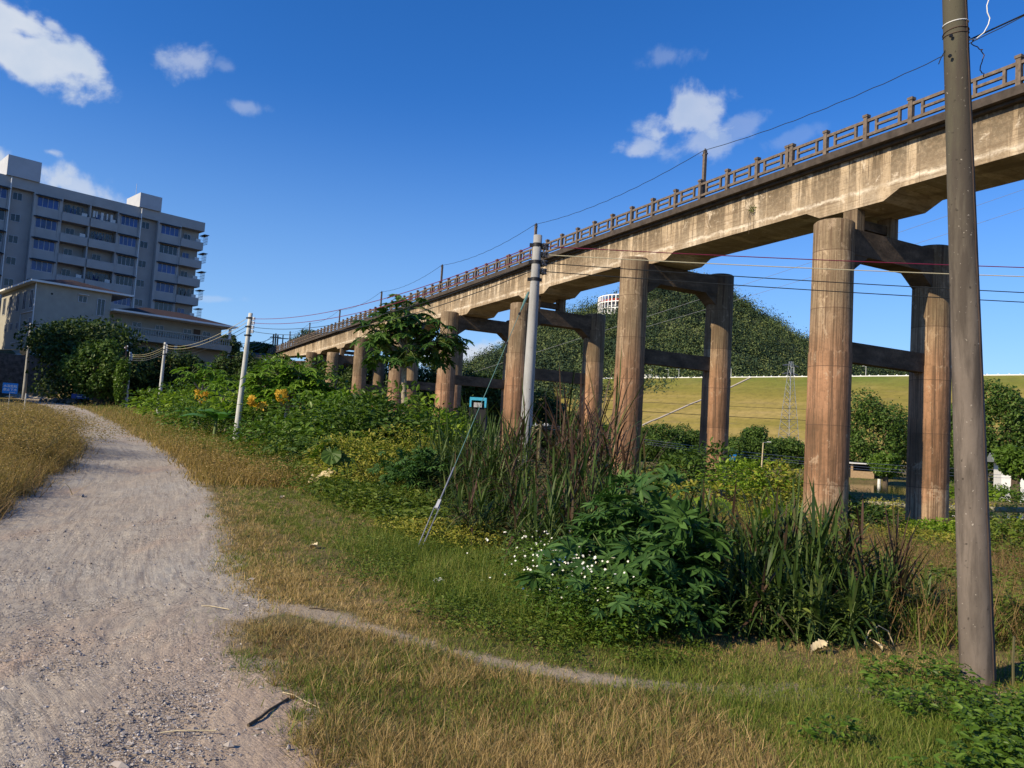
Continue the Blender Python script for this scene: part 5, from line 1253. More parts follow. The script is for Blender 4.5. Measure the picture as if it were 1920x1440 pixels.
def grass(name, label, poly, n, h, w_, mat, seed, cond=None, droop=.6, tilt=.9, scale_d=0.0, cat='grass'):
    rs = np.random.default_rng(seed); P = sample_px(poly, n, rs)
    if cond is not None: P = P[cond(P[:, 0], P[:, 1], rs)]
    P = P[clear(P, rs)]
    d = np.linalg.norm(P[:, :2], axis=1); k = 1 + scale_d * d
    P[:, 2] -= .015; hh = h * (.55 + .9 * fbm(P[:, 0] * 1.7, P[:, 1] * 1.7, seed, 3)) if np.isscalar(h) else h
    V, Q = blades(P, rs, hh, w_ * k, droop, tilt); return tag(mesh(name, V, Q, M[mat]), label, cat, kind='stuff')
FG = [(395, 905), (560, 905), (700, 950), (820, 1000), (930, 1060), (1100, 1170), (1400, 1212), (2300, 1222), (2300, 1480), (640, 1480), (480, 1280), (400, 1180)]
def green_p(x, y):
    px = x / np.maximum(y, .1)
    return np.clip(.10 + 1.1 * (fbm(x * .8 + 3, y * .8, 71, 3) - .5) * 2 + .38 * smooth(.12, .6, px) + .25 * smooth(7.5, 10, y) * (1 - smooth(.05, .3, px + .2)), .04, .92)
gcond = lambda x, y, rs: rs.random(len(x)) < green_p(x, y)
dcond = lambda x, y, rs: (rs.random(len(x)) > green_p(x, y)) & (fbm(x * 1.6, y * 1.6, 91, 3) + .12 * rs.normal(size=len(x)) > .33)
grass('green_grass', 'short green grass on the verge beside the road', FG, 190000, .085, .0038, 'gr_green', 1, gcond, scale_d=.10)
grass('dry_grass', 'short dry straw coloured grass on the verge', FG, 260000, .062, .0034, 'gr_dry', 2, dcond, scale_d=.10, tilt=1.25)
FGR = [(760, 985), (930, 1040), (1100, 1160), (1010, 1180), (800, 1120), (690, 1030)]
grass('tall_grass', 'longer bright grass at the guy wire anchor', FGR, 36000, .2, .005, 'gr_green', 3, scale_d=.05)
grass('tall_grass', 'longer green grass along the bank edge and lower right corner', [(1080, 1175), (1500, 1235), (2300, 1250), (2300, 1480), (1500, 1480), (1350, 1330), (1150, 1260)], 36000, .10, .0045, 'gr_green', 4, scale_d=.03)
def tufts(name, label, poly, nt_, nb, h, w_, mat, seed, cond=None):
    rs = np.random.default_rng(seed); C = sample_px(poly, nt_, rs, .4); C = C[clear(C, rs)]
    if cond is not None: C = C[cond(C[:, 0], C[:, 1], rs)]
    P = np.repeat(C, nb, 0); n = len(P); hs = np.repeat(h * (.5 + .9 * rs.random(len(C))), nb); r = np.abs(rs.normal(size=n)) * .3 * hs; a = rs.uniform(0, 2 * pi, n)
    P = P + np.column_stack([np.cos(a) * r, np.sin(a) * r, np.full(n, -.01)]); t_ = np.clip(r / hs * 1.8 + rs.uniform(0, .5, n), 0, 1.35)
    D = np.column_stack([np.cos(a) * np.sin(t_), np.sin(a) * np.sin(t_), np.cos(t_)]); aw = rs.uniform(0, 2 * pi, n); d = np.hypot(P[:, 0], P[:, 1])
    V, Q = ribbons(P, D, hs * rs.uniform(.5, 1.15, n), w_ * (1 + .08 * d) * rs.uniform(.6, 1.3, n), .9 * rs.random(n), 3, twist=np.column_stack([np.cos(aw), np.sin(aw), np.zeros(n)]))
    tag(mesh(name, V, Q, M[mat]), label, 'grass', kind='stuff')
BC = [(470, 1170), (700, 1190), (1000, 1275), (1300, 1310), (1500, 1480), (600, 1480), (500, 1290)]
tufts('dry_tufts', 'splayed dry grass tufts in the bottom centre', BC, 2300, 26, .13, .0034, 'gr_dry', 51, lambda x, y, rs: fbm(x * 1.3, y * 1.3, 14, 3) + .06 * rs.normal(size=len(x)) > .44)
tufts('dry_tufts', 'dry grass tufts along the verge above the dirt path', [(400, 910), (620, 920), (860, 1050), (1000, 1200), (800, 1195), (480, 1090)], 1900, 22, .11, .0034, 'gr_dry', 52, lambda x, y, rs: rs.random(len(x)) > green_p(x, y) * .8)
tufts('green_tufts', 'green grass tufts scattered through the verge', FG, 2600, 22, .13, .0038, 'gr_green', 53, gcond)
tufts('olive_tufts', 'low olive grass below the roadside weeds', [(420, 905), (640, 925), (800, 1000), (860, 1060), (700, 1050), (480, 980)], 2600, 24, .09, .0038, 'gr_green', 55)
tufts('brown_tufts', 'matted brown dead grass at the lower verge', BC, 1500, 26, .08, .004, 'gr_brown', 54)
# roadside strip and left bank
STRIP = [(165, 762), (250, 768), (330, 790), (430, 826), (520, 855), (620, 885), (700, 930), (560, 912), (400, 908), (352, 868), (290, 832), (222, 792)]
grass('roadside_weeds', 'golden dry weeds edging the right side of the road', STRIP, 42000, .34, .010, 'gr_gold', 5, scale_d=.035, tilt=.7)
grass('roadside_weeds', 'greenish weeds behind the golden road edge', [(165, 758), (300, 770), (430, 815), (600, 868), (720, 905), (800, 965), (700, 950), (540, 890), (400, 850), (250, 778)], 32000, .42, .010, 'gr_green', 6, scale_d=.035, tilt=.7)
grass('short_dry_grass', 'pale dry grass fringe at the road edge', [(95, 752), (160, 766), (220, 790), (300, 832), (360, 868), (395, 910), (430, 980), (470, 1075), (560, 1135), (600, 1120), (500, 1040), (450, 930), (420, 880), (330, 815), (220, 768)], 40000, .07, .006, 'gr_dry', 7, scale_d=.06, tilt=1.2)
BANK = [(-160, 790), (-20, 785), (60, 782), (118, 795), (143, 822), (128, 862), (88, 890), (0, 935), (-160, 985)]
grass('dry_bank_weeds', 'tall golden dry weeds on the bank left of the road', BANK, 60000, .62, .007, 'gr_gold', 8, scale_d=.012, tilt=1.15, droop=.8)
clump_weeds = True
for k_, (wx_, wd_) in enumerate([(60, 21), (20, 17), (100, 24), (-10, 22), (70, 17), (125, 21), (35, 25), (90, 19.5), (5, 19.5)]):
    shrub('dry_bush', ['golden dry bush on the left bank crest', 'dry bush low on the left bank by the picture edge', 'dry bush where the left bank meets the far road', 'dry bush behind the bank crest at the left edge', 'dusty bush on the lower road side of the left bank', 'outermost dry bush at the right end of the left bank', 'dry bush at the very top of the left bank', 'dry bush on the right half of the left bank', 'dry bush in the middle of the left bank'][k_], wx_, wd_, 2.2, .95, 'gr_gold', 3200, .045, cat='dry bush', group='dry bushes on the left bank', stemmat='cane')
grass('dry_bank_weeds', 'dusty brown weeds low on the bank left of the road', [(-160, 830), (60, 815), (140, 830), (132, 872), (60, 915), (0, 948), (-160, 1000)], 34000, .4, .010, 'gr_brown', 9, scale_d=.012, tilt=.9)
# valley
VAL = [(1100, 905), (1300, 915), (1500, 935), (1700, 955), (2300, 975), (2300, 1215), (1690, 1205), (1620, 1090), (1330, 1040), (1200, 1000), (1000, 960)]
grass('valley_weeds', 'reddish brown dry weeds filling the hollow under the bridge', VAL, 80000, .55, .008, 'gr_brown', 10, lambda x, y, rs: fbm(x * .35, y * .35, 5, 3) + .1 * rs.normal(size=len(x)) > .42, scale_d=.03, tilt=.8)
grass('valley_grass', 'green grass patches in the hollow under the bridge', VAL, 60000, .42, .008, 'gr_green', 11, lambda x, y, rs: fbm(x * .35, y * .35, 5, 3) + .1 * rs.normal(size=len(x)) < .5, scale_d=.03, tilt=.8)
grass('far_bank_grass', 'yellow green grass on the pond banks and far valley floor', [(820, 850), (1200, 858), (1500, 868), (2300, 885), (2300, 960), (1500, 940), (1100, 915), (820, 905)], 60000, .13, .012, 'gr_green', 12, lambda x, y, rs: Hf(x, y) > WATER_Z + .02, scale_d=.02)
# leafy ground cover
def cover(name, label, poly, n, size, mat, h, seed, cond=None):
    rs = np.random.default_rng(seed); P = sample_px(poly, n, rs)
    if cond is not None: P = P[cond(P[:, 0], P[:, 1], rs)]
    P = P[clear(P, rs)]; n = len(P); P[:, 2] += h * rs.random(n) * (.3 + 1.2 * fbm(P[:, 0] * 1.2, P[:, 1] * 1.2, seed, 3))
    d = np.linalg.norm(P[:, :2], axis=1); V, Q, T = place(*OV, P, rdir(n, rs, -.3, .5), A(0, 0, 1)[None] + rs.normal(size=(n, 3)) * .45, size * (.5 + rs.random(n)) * (1 + .02 * d))
    tag(mesh(name, V, [Q, T], M[mat]), label, 'ground cover', kind='stuff')
cover('ground_weeds', 'small leafy weeds on the verge below the cane clumps', [(690, 990), (900, 1040), (1080, 1170), (1340, 1215), (1200, 1262), (900, 1190), (760, 1150), (640, 1080)], 26000, .028, 'lf_weed', .12, 21, lambda x, y, rs: fbm(x * 1.1, y * 1.1, 3, 3) > .42)
cover('ground_weeds', 'broad leaf weeds in the lower right corner', [(1600, 1240), (2300, 1235), (2300, 1480), (1560, 1480), (1500, 1400)], 16000, .045, 'lf_green', .16, 22, lambda x, y, rs: fbm(x * 1.4, y * 1.4, 8, 3) > .5)
cover('bank_weeds', 'leafy weeds between the road edge and the shrubs', [(300, 790), (430, 830), (600, 885), (760, 950), (820, 1010), (700, 960), (560, 905), (420, 850)], 26000, .07, 'lf_weed', .35, 23)
cover('valley_leaves', 'leafy undergrowth on the slope down to the valley', [(820, 900), (1100, 915), (1500, 945), (2300, 985), (2300, 1215), (1550, 1208), (1350, 1150), (1150, 1010), (900, 980)], 50000, .07, 'lf_weed', .5, 24, lambda x, y, rs: fbm(x * .5, y * .5, 17, 3) > .46)
cover('valley_creeper', 'yellow green creeper sheet on the valley floor before the pond', [(1180, 880), (1400, 890), (1540, 912), (1600, 968), (2300, 992), (2300, 1010), (1500, 955), (1250, 925)], 34000, .11, 'lf_vine', .4, 25, lambda x, y, rs: (fbm(x * .3, y * .3, 27, 3) > .44) & (Hf(x, y) > WATER_Z))
cover('seed_heads', 'golden seed heads and small dry leaves on the left bank', BANK, 60000, .022, 'gr_gold', .85, 41)
cover('seed_heads', 'small dry and green leaves among the roadside weeds', STRIP, 30000, .035, 'gr_gold', .42, 42)
cover('seed_heads', 'reddish brown seed heads over the hollow weeds', VAL, 60000, .02, 'gr_brown', .75, 43, lambda x, y, rs: fbm(x * .35, y * .35, 5, 3) + .1 * rs.normal(size=len(x)) > .42)
# white daisies
def daisies():
    rs = np.random.default_rng(31); P = sample_px([(985, 1085), (1060, 1060), (1130, 1100), (1150, 1180), (1100, 1205), (1010, 1150)], 250, rs)
    Q_ = sample_px([(900, 1080), (1000, 1070), (1250, 1190), (1200, 1215), (1000, 1190)], 45, rs); P = np.concatenate([P, Q_]); n = len(P)
    st = MB(); hs = rs.uniform(.25, .58, n); V = []; T = []; base = 0; parts = []
    top = P + np.column_stack([rs.normal(size=n) * .04, rs.normal(size=n) * .04, hs])
    nr = rs.normal(size=(n, 3)) * .4 + A(-.3, -.6, .8)[None]
    k = 5; tv = [A(0, 0, 0)]
    for i in range(10): r = 1.0 if i % 2 == 0 else .55; q = 2 * pi * i / 10; tv.append(A(cos(q) * r, sin(q) * r, .1))
    tt_ = np.array([[0, 1 + i, 1 + (i + 1) % 10] for i in range(10)]); v, _, t3 = place(np.array(tv), None, tt_, top, np.cross(nr, rs.normal(size=(n, 3))), nr, np.full(n, .0115) * rs.uniform(.8, 1.3, n))
    e = mesh('white_daisies', v, [t3], M['petal']); tag(e, 'scattered small white daisy flowers among weeds left of the cassava', 'flowers', kind='stuff')
    e2 = st
    v, q = ribbons(P, top - P + 1e-6, hs, np.full(n, .004), np.zeros(n), 2); tag(mesh('daisy_stems', v, q, M['stem']), 'thin green stems carrying the small white daisies', 'flower stems', kind='stuff')
    cover('daisy_leaves', 'dense green leaves around the white daisies', [(975, 1075), (1060, 1045), (1160, 1100), (1280, 1190), (1200, 1215), (1100, 1210), (1000, 1160)], 22000, .035, 'lf_green', .45, 33)
daisies()

# ------------------------------------------------------------------ small things
def text_mesh(s_, size, mat, parent, loc, rot, name='lettering'):
    cu = bpy.data.curves.new(name, 'FONT'); cu.body = s_; cu.size = size; cu.extrude = .002; cu.align_x = 'CENTER'; cu.offset = size * .012
    o = bpy.data.objects.new(name, cu); COL.objects.link(o); dg = bpy.context.evaluated_depsgraph_get(); me = bpy.data.meshes.new_from_object(o.evaluated_get(dg))
    bpy.data.objects.remove(o); n = bpy.data.objects.new(name, me); me.materials.clear(); me.materials.append(mat); link(n, parent); n.location = loc; n.rotation_euler = rot; return n
def small_things():
    rs = np.random.default_rng(99)
    # warning sign
    b = at(16, 50); face = atan2(-b[0], -b[1]); rz = -face + pi  # board normal -y turned to the camera
    e = empty('warning_sign', b, atan2(b[1], b[0]) - pi / 2 + radians(4), label='small blue warning board with white lettering on a thin post at the road bend', cat='sign')
    zt = yp(16, 718, b[1])[2] - b[2]; zb = zt - .68
    MB().tube([(0, .03, -.3), (.02, .03, zt - .1)], .025, 8).build('post', M['steel'], e)
    bo = MB().box(-.42, .42, -.012, .012, zb, zt).build('board', M['signblue'], e)
    text_mesh('水深危险', .19, M['white'], bo, (0, -.014, zt - .27), (pi / 2, 0, 0)); text_mesh('禁止下水', .19, M['white'], bo, (0, -.014, zt - .50), (pi / 2, 0, 0))
    MB().box(-.05, .3, -.016, -.0125, zb + .07, zb + .095).build('small_line', M['white'], bo)
    b = at(46, 47); e = empty('marker_stake', b, 0, label='short pale stake standing in the dry weeds right of the blue sign', cat='stake'); MB().tube([(0, 0, -.2), (.02, 0, .9), (.02, 0, 1.25)], [.05, .045, .03], 8).build('stake', M['pole_light'], e); MB().tube([(.02, 0, 1.25), (.02, 0, 1.32)], .05, 8).build('cap', M['rust'], e)
    # blue cargo tricycle
    b = at(157, 74); e = empty('cargo_tricycle', b, radians(8), label='small blue cargo cart parked in the shade under the dark trees', cat='cart')
    MB().box(-.95, .95, -.55, .55, .5, .56).build('floor', M['bluepaint'], e)
    sd = MB(); sd.box(-.95, .95, -.58, -.55, .5, .95).box(-.95, .95, .55, .58, .5, .95).box(-.98, -.95, -.58, .58, .5, .95).box(.95, .98, -.58, .58, .5, .95)
    for x in np.linspace(-.9, .9, 6): sd.box(x - .02, x + .02, -.6, -.58, .5, .95)
    sd.build('side_panel', M['bluepaint'], e)
    MB().box(-.5, -.05, -.606, -.601, .68, .74).box(.15, .65, -.606, -.601, .68, .74).build('white_marking', M['white'], e)
    for x, y in ((-.55, -.5), (-.55, .5), (1.5, 0)):
        w_ = MB().tube([(x, y - .06, .3), (x, y + .06, .3)], .3, 16).build('wheel', M['black'], e)
    MB().tube([(.98, 0, .55), (1.3, 0, .5), (1.5, 0, .3), (1.4, 0, .9), (1.35, -.3, 1.0)], .03, 6).tube([(1.4, 0, .9), (1.35, .3, 1.0)], .025, 6).build('handlebar', M['rust'], e)
    MB().box(1.0, 1.25, -.15, .15, .72, .8).build('saddle', M['black'], e)
    # debris heap
    b = at(122, 73); e = empty('debris_heap', b, 0, label='heap of broken branches and pale rubble beside the blue cart', cat='debris', kind=None); d1 = MB(); d2 = MB()
    for i in range(40):
        p = A(rs.normal() * 1.0, rs.normal() * .5, rs.uniform(.05, .5)); q = p + A(rs.normal() * .5, rs.normal() * .4, rs.normal() * .2); d1.tube([p, q], .03, 5)
    for i in range(30):
        p = A(rs.normal() * 1.2, rs.normal() * .6, rs.uniform(0, .2)); r = rs.uniform(.06, .2); d2.tube([p, p + A(r * .5, 0, r), p + A(0, r, r * 1.3)], [r, r * 1.2, r * .5], 6)
    d1.build('branches', M['bark'], e)['kind'] = 'stuff'; d2.build('rubble', M['stonewall'], e)['kind'] = 'stuff'
    # grey pole before the beige house
    b = at(43, 80); t_ = yp(58, 606, b[1]); e = empty('utility_pole', b, 0, label='old grey pole with a black cable drum before the beige house wall', cat='utility pole'); l = (t_[0] - b[0]) / (t_[2] - b[2]); h = t_[2] - b[2]
    MB().tube([(l * z, 0, z) for z in np.linspace(-.3, h, 6)], np.linspace(.2, .11, 6), 12).build('shaft', M['pole_grey'], e, True); MB().beam((l * h - .6, 0, h - .4), (l * h + .6, 0, h - .4), .08, .08).build('crossarm', M['rust'], e)
    MB().tube([(l * h * .62 - .45, -.1, h * .62), (l * h * .62 - .45, .1, h * .62)], .38, 16).build('cable_drum', M['black'], e)
    wire('overhead_wire', sag(b + A(l * h * .64, 0, h * .66), b + A(-25, 4, h * .66), .5, 14), .03, M['wire_black'], 'black cable leading left from the old pole across the beige wall')
    # mossy pole by the ivy tree
    b = at(232, 71.5); t_ = yp(237, 648, b[1]); e = empty('utility_pole', b, 0, label='thin rusty pole with glass insulators poking out of the ivy covered tree', cat='utility pole'); h = t_[2] - b[2]
    MB().tube([(0, 0, -.2), ((t_[0] - b[0]), 0, h)], .07, 8).build('shaft', M['rust'], e)
    for dx, dz in ((.12, -.1), (-.12, -.25), (.14, -.5)): MB().tube([(t_[0] - b[0] + dx, 0, h + dz), (t_[0] - b[0] + dx, 0, h + dz + .12)], [.06, .04], 8).build('insulator', M['ceramic'], e)
    # big dry leaf on the grass
    def dryleaf(px, py, L, rot, label, curl=.5):
        p = g1(px, py); V = []; Q = []; n = 12
        for i in range(n + 1):
            t = i / n; w_ = L * .28 * sin(pi * min(t * 1.02, 1)) ** .7 * (1 + .15 * rs.normal()); z = L * curl * t * .75 + .03
            V += [(t * L, -w_, z + .05 * rs.normal() * L), (t * L, 0, z - .03), (t * L, w_, z + w_ * .6 + .04 * rs.normal() * L)]
        for i in range(n): Q += [[i * 3, i * 3 + 1, i * 3 + 4, i * 3 + 3], [i * 3 + 1, i * 3 + 2, i * 3 + 5, i * 3 + 4]]
        o = mesh('dry_leaf', V, np.array(Q), M['dryleaf'], None, True); o.location = p; o.rotation_euler = (0, 0, rot); return tag(o, label, 'leaf')
    dryleaf(562, 916, .85, .1, 'large curled pale dry leaf lying at the foot of the shrubs', .65)
    dryleaf(524, 936, .12, 1, 'tiny pale dry leaf on the short grass', .3); dryleaf(580, 1027, .14, -.6, 'small pale dry leaf lying in the grass left of the guy wire', .3)
    dryleaf(1520, 1226, .16, .3, 'pale brown dry leaf at the edge of the soil bank', .5); dryleaf(1655, 1222, .13, 2, 'brown dry leaf near the foot of the canes', .5)
    o = dryleaf(806, 1102, .16, .4, 'crumpled white plastic scrap in the weeds above the dirt path', .4); o.data.materials[0] = M['white']; o.name = 'plastic_scrap'; o['category'] = 'litter'
    # bent dry stalk and stake on the right
    p = g1(1620, 1210); wire('dry_stalk', [p, p + A(.04, 0, .12), p + A(.12, 0, .17), p + A(.2, 0, .13), p + A(.25, 0, .02)], .005, M['dryleaf'], 'bent pale dry stalk arching over the soil edge', cat='stalk')
    p = g1(1900, 1288); wire('dry_stalk', [p - A(0, 0, .05), p + A(-.005, 0, .2), p + A(0, 0, .36)], .009, M['cane'], 'short upright brown stick at the right edge of the picture', cat='stick')
    # straws, sticks
    for i, (a, c_, r, lab) in enumerate([((465, 1362), (540, 1312), .009, 'dark broken stick lying on the dirt near the bottom'), ((300, 1376), (405, 1372), .004, 'long pale straw lying on the gravel near the bottom left'), ((530, 1300), (600, 1330), .003, 'pale straw on the reddish dirt'),
                                         ((745 / 2 + 5, 1137), (430, 1144), .004, 'pale straw lying across the gravel at the path mouth'), ((580, 1142), (628, 1146), .006, 'thin twig lying at the start of the dirt path')]):
        p, q = g1(*a), g1(*c_); m_ = (p + q) / 2 + A(0, 0, .012); wire('straw' if i not in (0, 4) else 'twig', [p + A(0, 0, .006), (p + m_) / 2 + A(.01, .01, .004), m_, q + A(0, 0, .006)], r, M['dryleaf'] if i not in (0, 4) else M['bark'], lab, cat='straw' if i not in (0, 4) else 'twig')
    # loose stones and gravel
    def stones(P, r, name, mat, label=None):
        n = len(P); base = np.array([[1, 0, 0], [-1, 0, 0], [0, 1, 0], [0, -1, 0], [0, 0, 1], [0, 0, -1], [.6, .6, .5], [-.6, .5, .55]], float)
        T = np.array([[0, 6, 4], [0, 2, 6], [2, 4, 6], [2, 7, 4], [2, 1, 7], [1, 4, 7], [1, 3, 4], [3, 0, 4], [2, 0, 5], [1, 2, 5], [3, 1, 5], [0, 3, 5]])
        V = base[None] * (1 + .35 * rs.normal(size=(n, 8, 1))) * r[:, None, None] * (A(1, .8, .6) * np.exp(.25 * rs.normal(size=(n, 1, 3)))); a = rs.uniform(0, 6.28, n); ca, sa = np.cos(a)[:, None], np.sin(a)[:, None]
        X, Y = V[..., 0] * ca - V[..., 1] * sa, V[..., 0] * sa + V[..., 1] * ca; V = np.stack([X, Y, V[..., 2]], -1) + P[:, None]
        return mesh(name, V.reshape(-1, 3), (T[None] + np.arange(n)[:, None, None] * 8).reshape(-1, 3), mat)
    mg, nt, b_, out = newmat('loose_gravel'); t = NT(nt); g = t.n('ShaderNodeNewGeometry'); t.l(t.ramp(g.outputs['Random Per Island'], [(0, (.17, .14, .12)), (.5, (.33, .29, .26)), (1, (.48, .44, .40))]), b_.inputs['Base Color']); b_.inputs['Roughness'].default_value = .9
    P = sample_px([(-40, 1000), (380, 960), (420, 1080), (560, 1150), (420, 1160), (430, 1240), (660, 1460), (-40, 1460)], 20000, rs); k = fbm(P[:, 0] * 1.1, P[:, 1] * .8, 77, 3) + .10 * rs.normal(size=len(P)) > .50; P = P[k]; d = np.hypot(P[:, 0], P[:, 1])
    P[:, 2] -= .004; tag(stones(P, (.0026 + .0016 * rs.exponential(1, len(P))) * (1 + .05 * d), 'gravel', mg), 'loose grey gravel strewn over the dirt road', 'gravel', kind='stuff')
    spots = [(712, 1390, .022), (1410 / 2, 1384, .02), (340, 1172, .02), (357, 1178, .016), (372, 1208, .018), (690 / 2, 1190, .014), (433, 1252, .022), (482, 1368, .017), (489, 1290, .02), (355, 1340, .018), (327, 1330, .016), (155, 930, .05), (470, 1088, .035), (313, 1240, .02), (210, 1120, .02), (430, 1400, .02), (540, 1405, .016), (205, 1400, .022)]
    rk = [g1(a, b2) for a, b2, r in spots]
    labs = ['pale stone on the bottom dirt right of centre', 'twin stone touching the pale one on the bottom dirt', 'dark stone at the gravel edge left of the path mouth', 'small stone just right of the dark path mouth stone', 'stone below the path mouth on reddish soil', 'tiny stone on the gravel left of the path mouth', 'lump of soil at the verge edge below the path mouth', 'small stone beside the broken stick', 'stone near the lower verge edge', 'flat stone on the lower gravel', 'flat dark stone on the lower gravel', 'stone far up the left road edge', 'clod of earth at the grass edge above the path mouth', 'stone in the middle of the lower road', 'stone on the left wheel track', 'stone near the bottom edge under the stick', 'small stone at the bottom in dry grass', 'stone in the gravel patch at the bottom left']
    for (x_, y_, r), p, lb in zip(spots, rk, labs):
        o = stones(np.zeros((1, 3)), A(r), 'stone', mg); o.location = p + A(0, 0, r * .2); tag(o, lb, 'stone', 'stones on the road')
    # crossarm pole in the valley
    b = at(1012, 55); t_ = yp(1016, 790, b[1]); h = t_[2] - b[2]; e = empty('utility_pole', b, 0, label='small brown crossarm pole in the valley right of the grey pole', cat='utility pole')
    MB().tube([(0, 0, -.3), (.05, 0, h)], [.12, .09], 10).build('shaft', M['cane'], e); MB().beam((-.8, 0, h - .35), (.6, 0, h - .2), .07, .07).build('crossarm', M['steel'], e)
    for dx in (-.7, -.35, .3, .5): MB().tube([(dx, 0, h - .3), (dx, 0, h - .12)], [.05, .03], 8).build('insulator', M['ceramic'], e)
    TP = b + A(0, 0, h - .2)
    for i, (px, py, d) in enumerate([(820, 802, 60), (820, 812, 60), (820, 830, 60), (1700, 868, 75), (1700, 878, 75), (1700, 884, 75)]):
        q = dp(px, py, d) if px < 1000 else dp(px + 300, py + 14, d); wire('valley_wire', sag(TP - A(0, 0, .12 * (i % 3)), q, .9, 26), .016, M['steel'] if i > 2 else M['wire_yellow'], ['top', 'middle', 'bottom'][i % 3] + ' thin low wire from the small crossarm pole toward the ' + ('left' if i < 3 else 'right'), 'low wires in the valley')
    wire('valley_wire', sag(dp(700, 735, 130), dp(2100, 808, 130), 1.0, 30), .045, M['wire_black'], 'upper dark wire crossing before the dam slope', 'wires before the dam'); wire('valley_wire', sag(dp(700, 722, 130), dp(2100, 782, 130), 1.0, 30), .03, M['wire_black'], 'faint higher wire crossing before the dam slope', 'wires before the dam')
    wire('valley_wire', sag(dp(1180, 622, 260), dp(2100, 330, 200), 1.0, 30), .05, M['steel'], 'long thin wire rising right past the hill and under the bridge', 'distant power lines'); wire('valley_wire', sag(dp(880, 700, 260), dp(2100, 292, 200), 1.0, 30), .05, M['steel'], 'second long thin wire rising right above the hill', 'distant power lines')
    # blue frame gate house
    b = at(893, 66); e = empty('gate_house', b, radians(-3), label='small hut with a bright blue frame and glass seen between the columns', cat='hut'); zt = yp(893, 745, b[1])[2] - b[2]
    MB().box(-.75, .75, .02, 1.6, 0, zt - .5).build('wall', M['darkin'], e); fr = MB(); fr.box(-.72, .72, -.12, .3, zt - .26, zt).box(-.72, -.56, -.12, .3, zt - .85, zt - .262).box(.56, .72, -.12, .3, zt - .85, zt - .262).build('frame', M['skyblue'], e)
    MB().box(-.35, .35, -.14, .0, zt - .85, zt - .45).build('window', M['frame'], e)
    # open shed across the pond
    b = at(1617, 88); z0 = yp(1617, 904, b[1])[2]; b[2] = max(b[2], z0) ; e = empty('open_shed', b, radians(-8), label='tiny open tan shed with a flat pale roof across the pond', cat='shed'); zt = yp(1617, 877, b[1])[2] - b[2]
    zt = max(zt, 1.6); MB().box(-1.2, 1.3, -.08, .08, -1, zt * .5).box(-1.2, -1.0, -.1, .1, zt * .5 + .002, zt).box(1.1, 1.3, -.1, .1, zt * .5 + .002, zt).build('wall', simple('tan_block', (.40, .28, .16), .9), e); MB().box(-1.5, 1.5, -.4, 1.8, zt + .002, zt + .14).build('roof', M['white'], e); MB().box(-1.2, 1.2, 1.5, 1.55, -1, zt).build('back_panel', M['darkin'], e)
    # white hut at the right edge
    b = at(1905, 74); z1 = yp(1890, 868, b[1])[2] - b[2]; e = empty('white_hut', b, radians(-20), label='whitewashed hut half hidden by leaves at the right edge', cat='hut'); MB().box(-1.2, 1.8, 0, 3, -.5, z1).build('wall', M['white'], e)
    MB().add([(-1.9, -.3, z1 + .002), (2.1, -.3, z1 + .002), (2.1, 3.3, z1 + .002), (-1.9, 3.3, z1 + .002), (-1.9, 1.5, z1 + .9), (2.1, 1.5, z1 + .9)], [[0, 1, 5, 4], [2, 3, 4, 5], [0, 3, 2, 1]], [[0, 4, 3], [1, 2, 5]]).build('roof', simple('grey_sheet', (.2, .22, .22), .6), e); MB().box(-.4, .3, -.03, -.002, 0, z1 - .5).build('door', M['rust'], e)
    # far blue sign and lamp
    b = at(1375, 92); zt = yp(1375, 852, b[1])[2] - b[2]; e = empty('notice_board', b, 0, label='tiny blue notice board before the round trees across the pond', cat='sign'); MB().tube([(0, .05, -.2), (0, .05, zt)], .05, 8).build('post', M['steel'], e); o = MB().box(-.4, .4, -.03, .03, zt - .7, zt).build('board', M['signblue'], e); MB().box(-.25, .25, -.034, -.0305, zt - .35, zt - .25).build('marking', M['white'], o)
    b = at(1429, 88); zt = yp(1433, 830, b[1])[2] - b[2]; e = empty('street_lamp', b, 0, label='thin tan lamp post before the trees across the pond', cat='street lamp'); MB().tube([(0, 0, -.2), (.1, 0, zt)], [.1, .06], 8).build('post', M['dryleaf'], e); MB().beam((.1, 0, zt), (.7, 0, zt + .12), .07, .05).build('arm', M['steel'], e); MB().box(.6, .95, -.1, .1, zt + .08, zt + .16).build('lamp_head', M['white'], e)
    # pipe with vines across the pond
    p, q = dp(1625, 944, 36), dp(2050, 958, 34); o = MB().tube([p, (p + q) / 2 - A(0, 0, .1), q], .13, 10).build('water_pipe', simple('pale_pipe', (.30, .28, .2), .8)); tag(o, 'long pale pipe crossing the pond, draped with yellow vines', 'pipe')
    o = MB().tube([p + A(0, 0, -.5), q + A(0, 0, -.35)], .03, 6).build('thin_pipe', M['white']); tag(o, 'thin white line just under the vine covered pipe', 'pipe')
    n = 2200; t1 = rs.random(n) ** 1.2; P = p + (q - p) * t1[:, None] + rs.normal(size=(n, 3)) * A(.1, .2, .12) + A(0, 0, .02); V, Q, T = place(*OV, P, rdir(n, rs, -.8, .3), A(0, -.4, 1) + rs.normal(size=(n, 3)) * .5, .1 * (.6 + rs.random(n))); tag(mesh('pipe_vines', V, [Q, T], M['lf_vine']), 'yellow green vines hanging along the pond pipe', 'vines', kind='stuff')
    b = g1(1648, 915); b[2] = WATER_Z; e = MB().tube([b - A(0, 0, .4), b + A(0, 0, .5)], [.16, .16], 12).build('white_barrel', M['white']); tag(e, 'small white barrel floating on the pond', 'barrel')
    # retaining block and posts at the far bridge end
    ab = MB(); 
    X = [bp(s_, w_, 0) for s_, w_ in ((104, 23.6), (141, 23.6), (141, 31), (104, 31))]
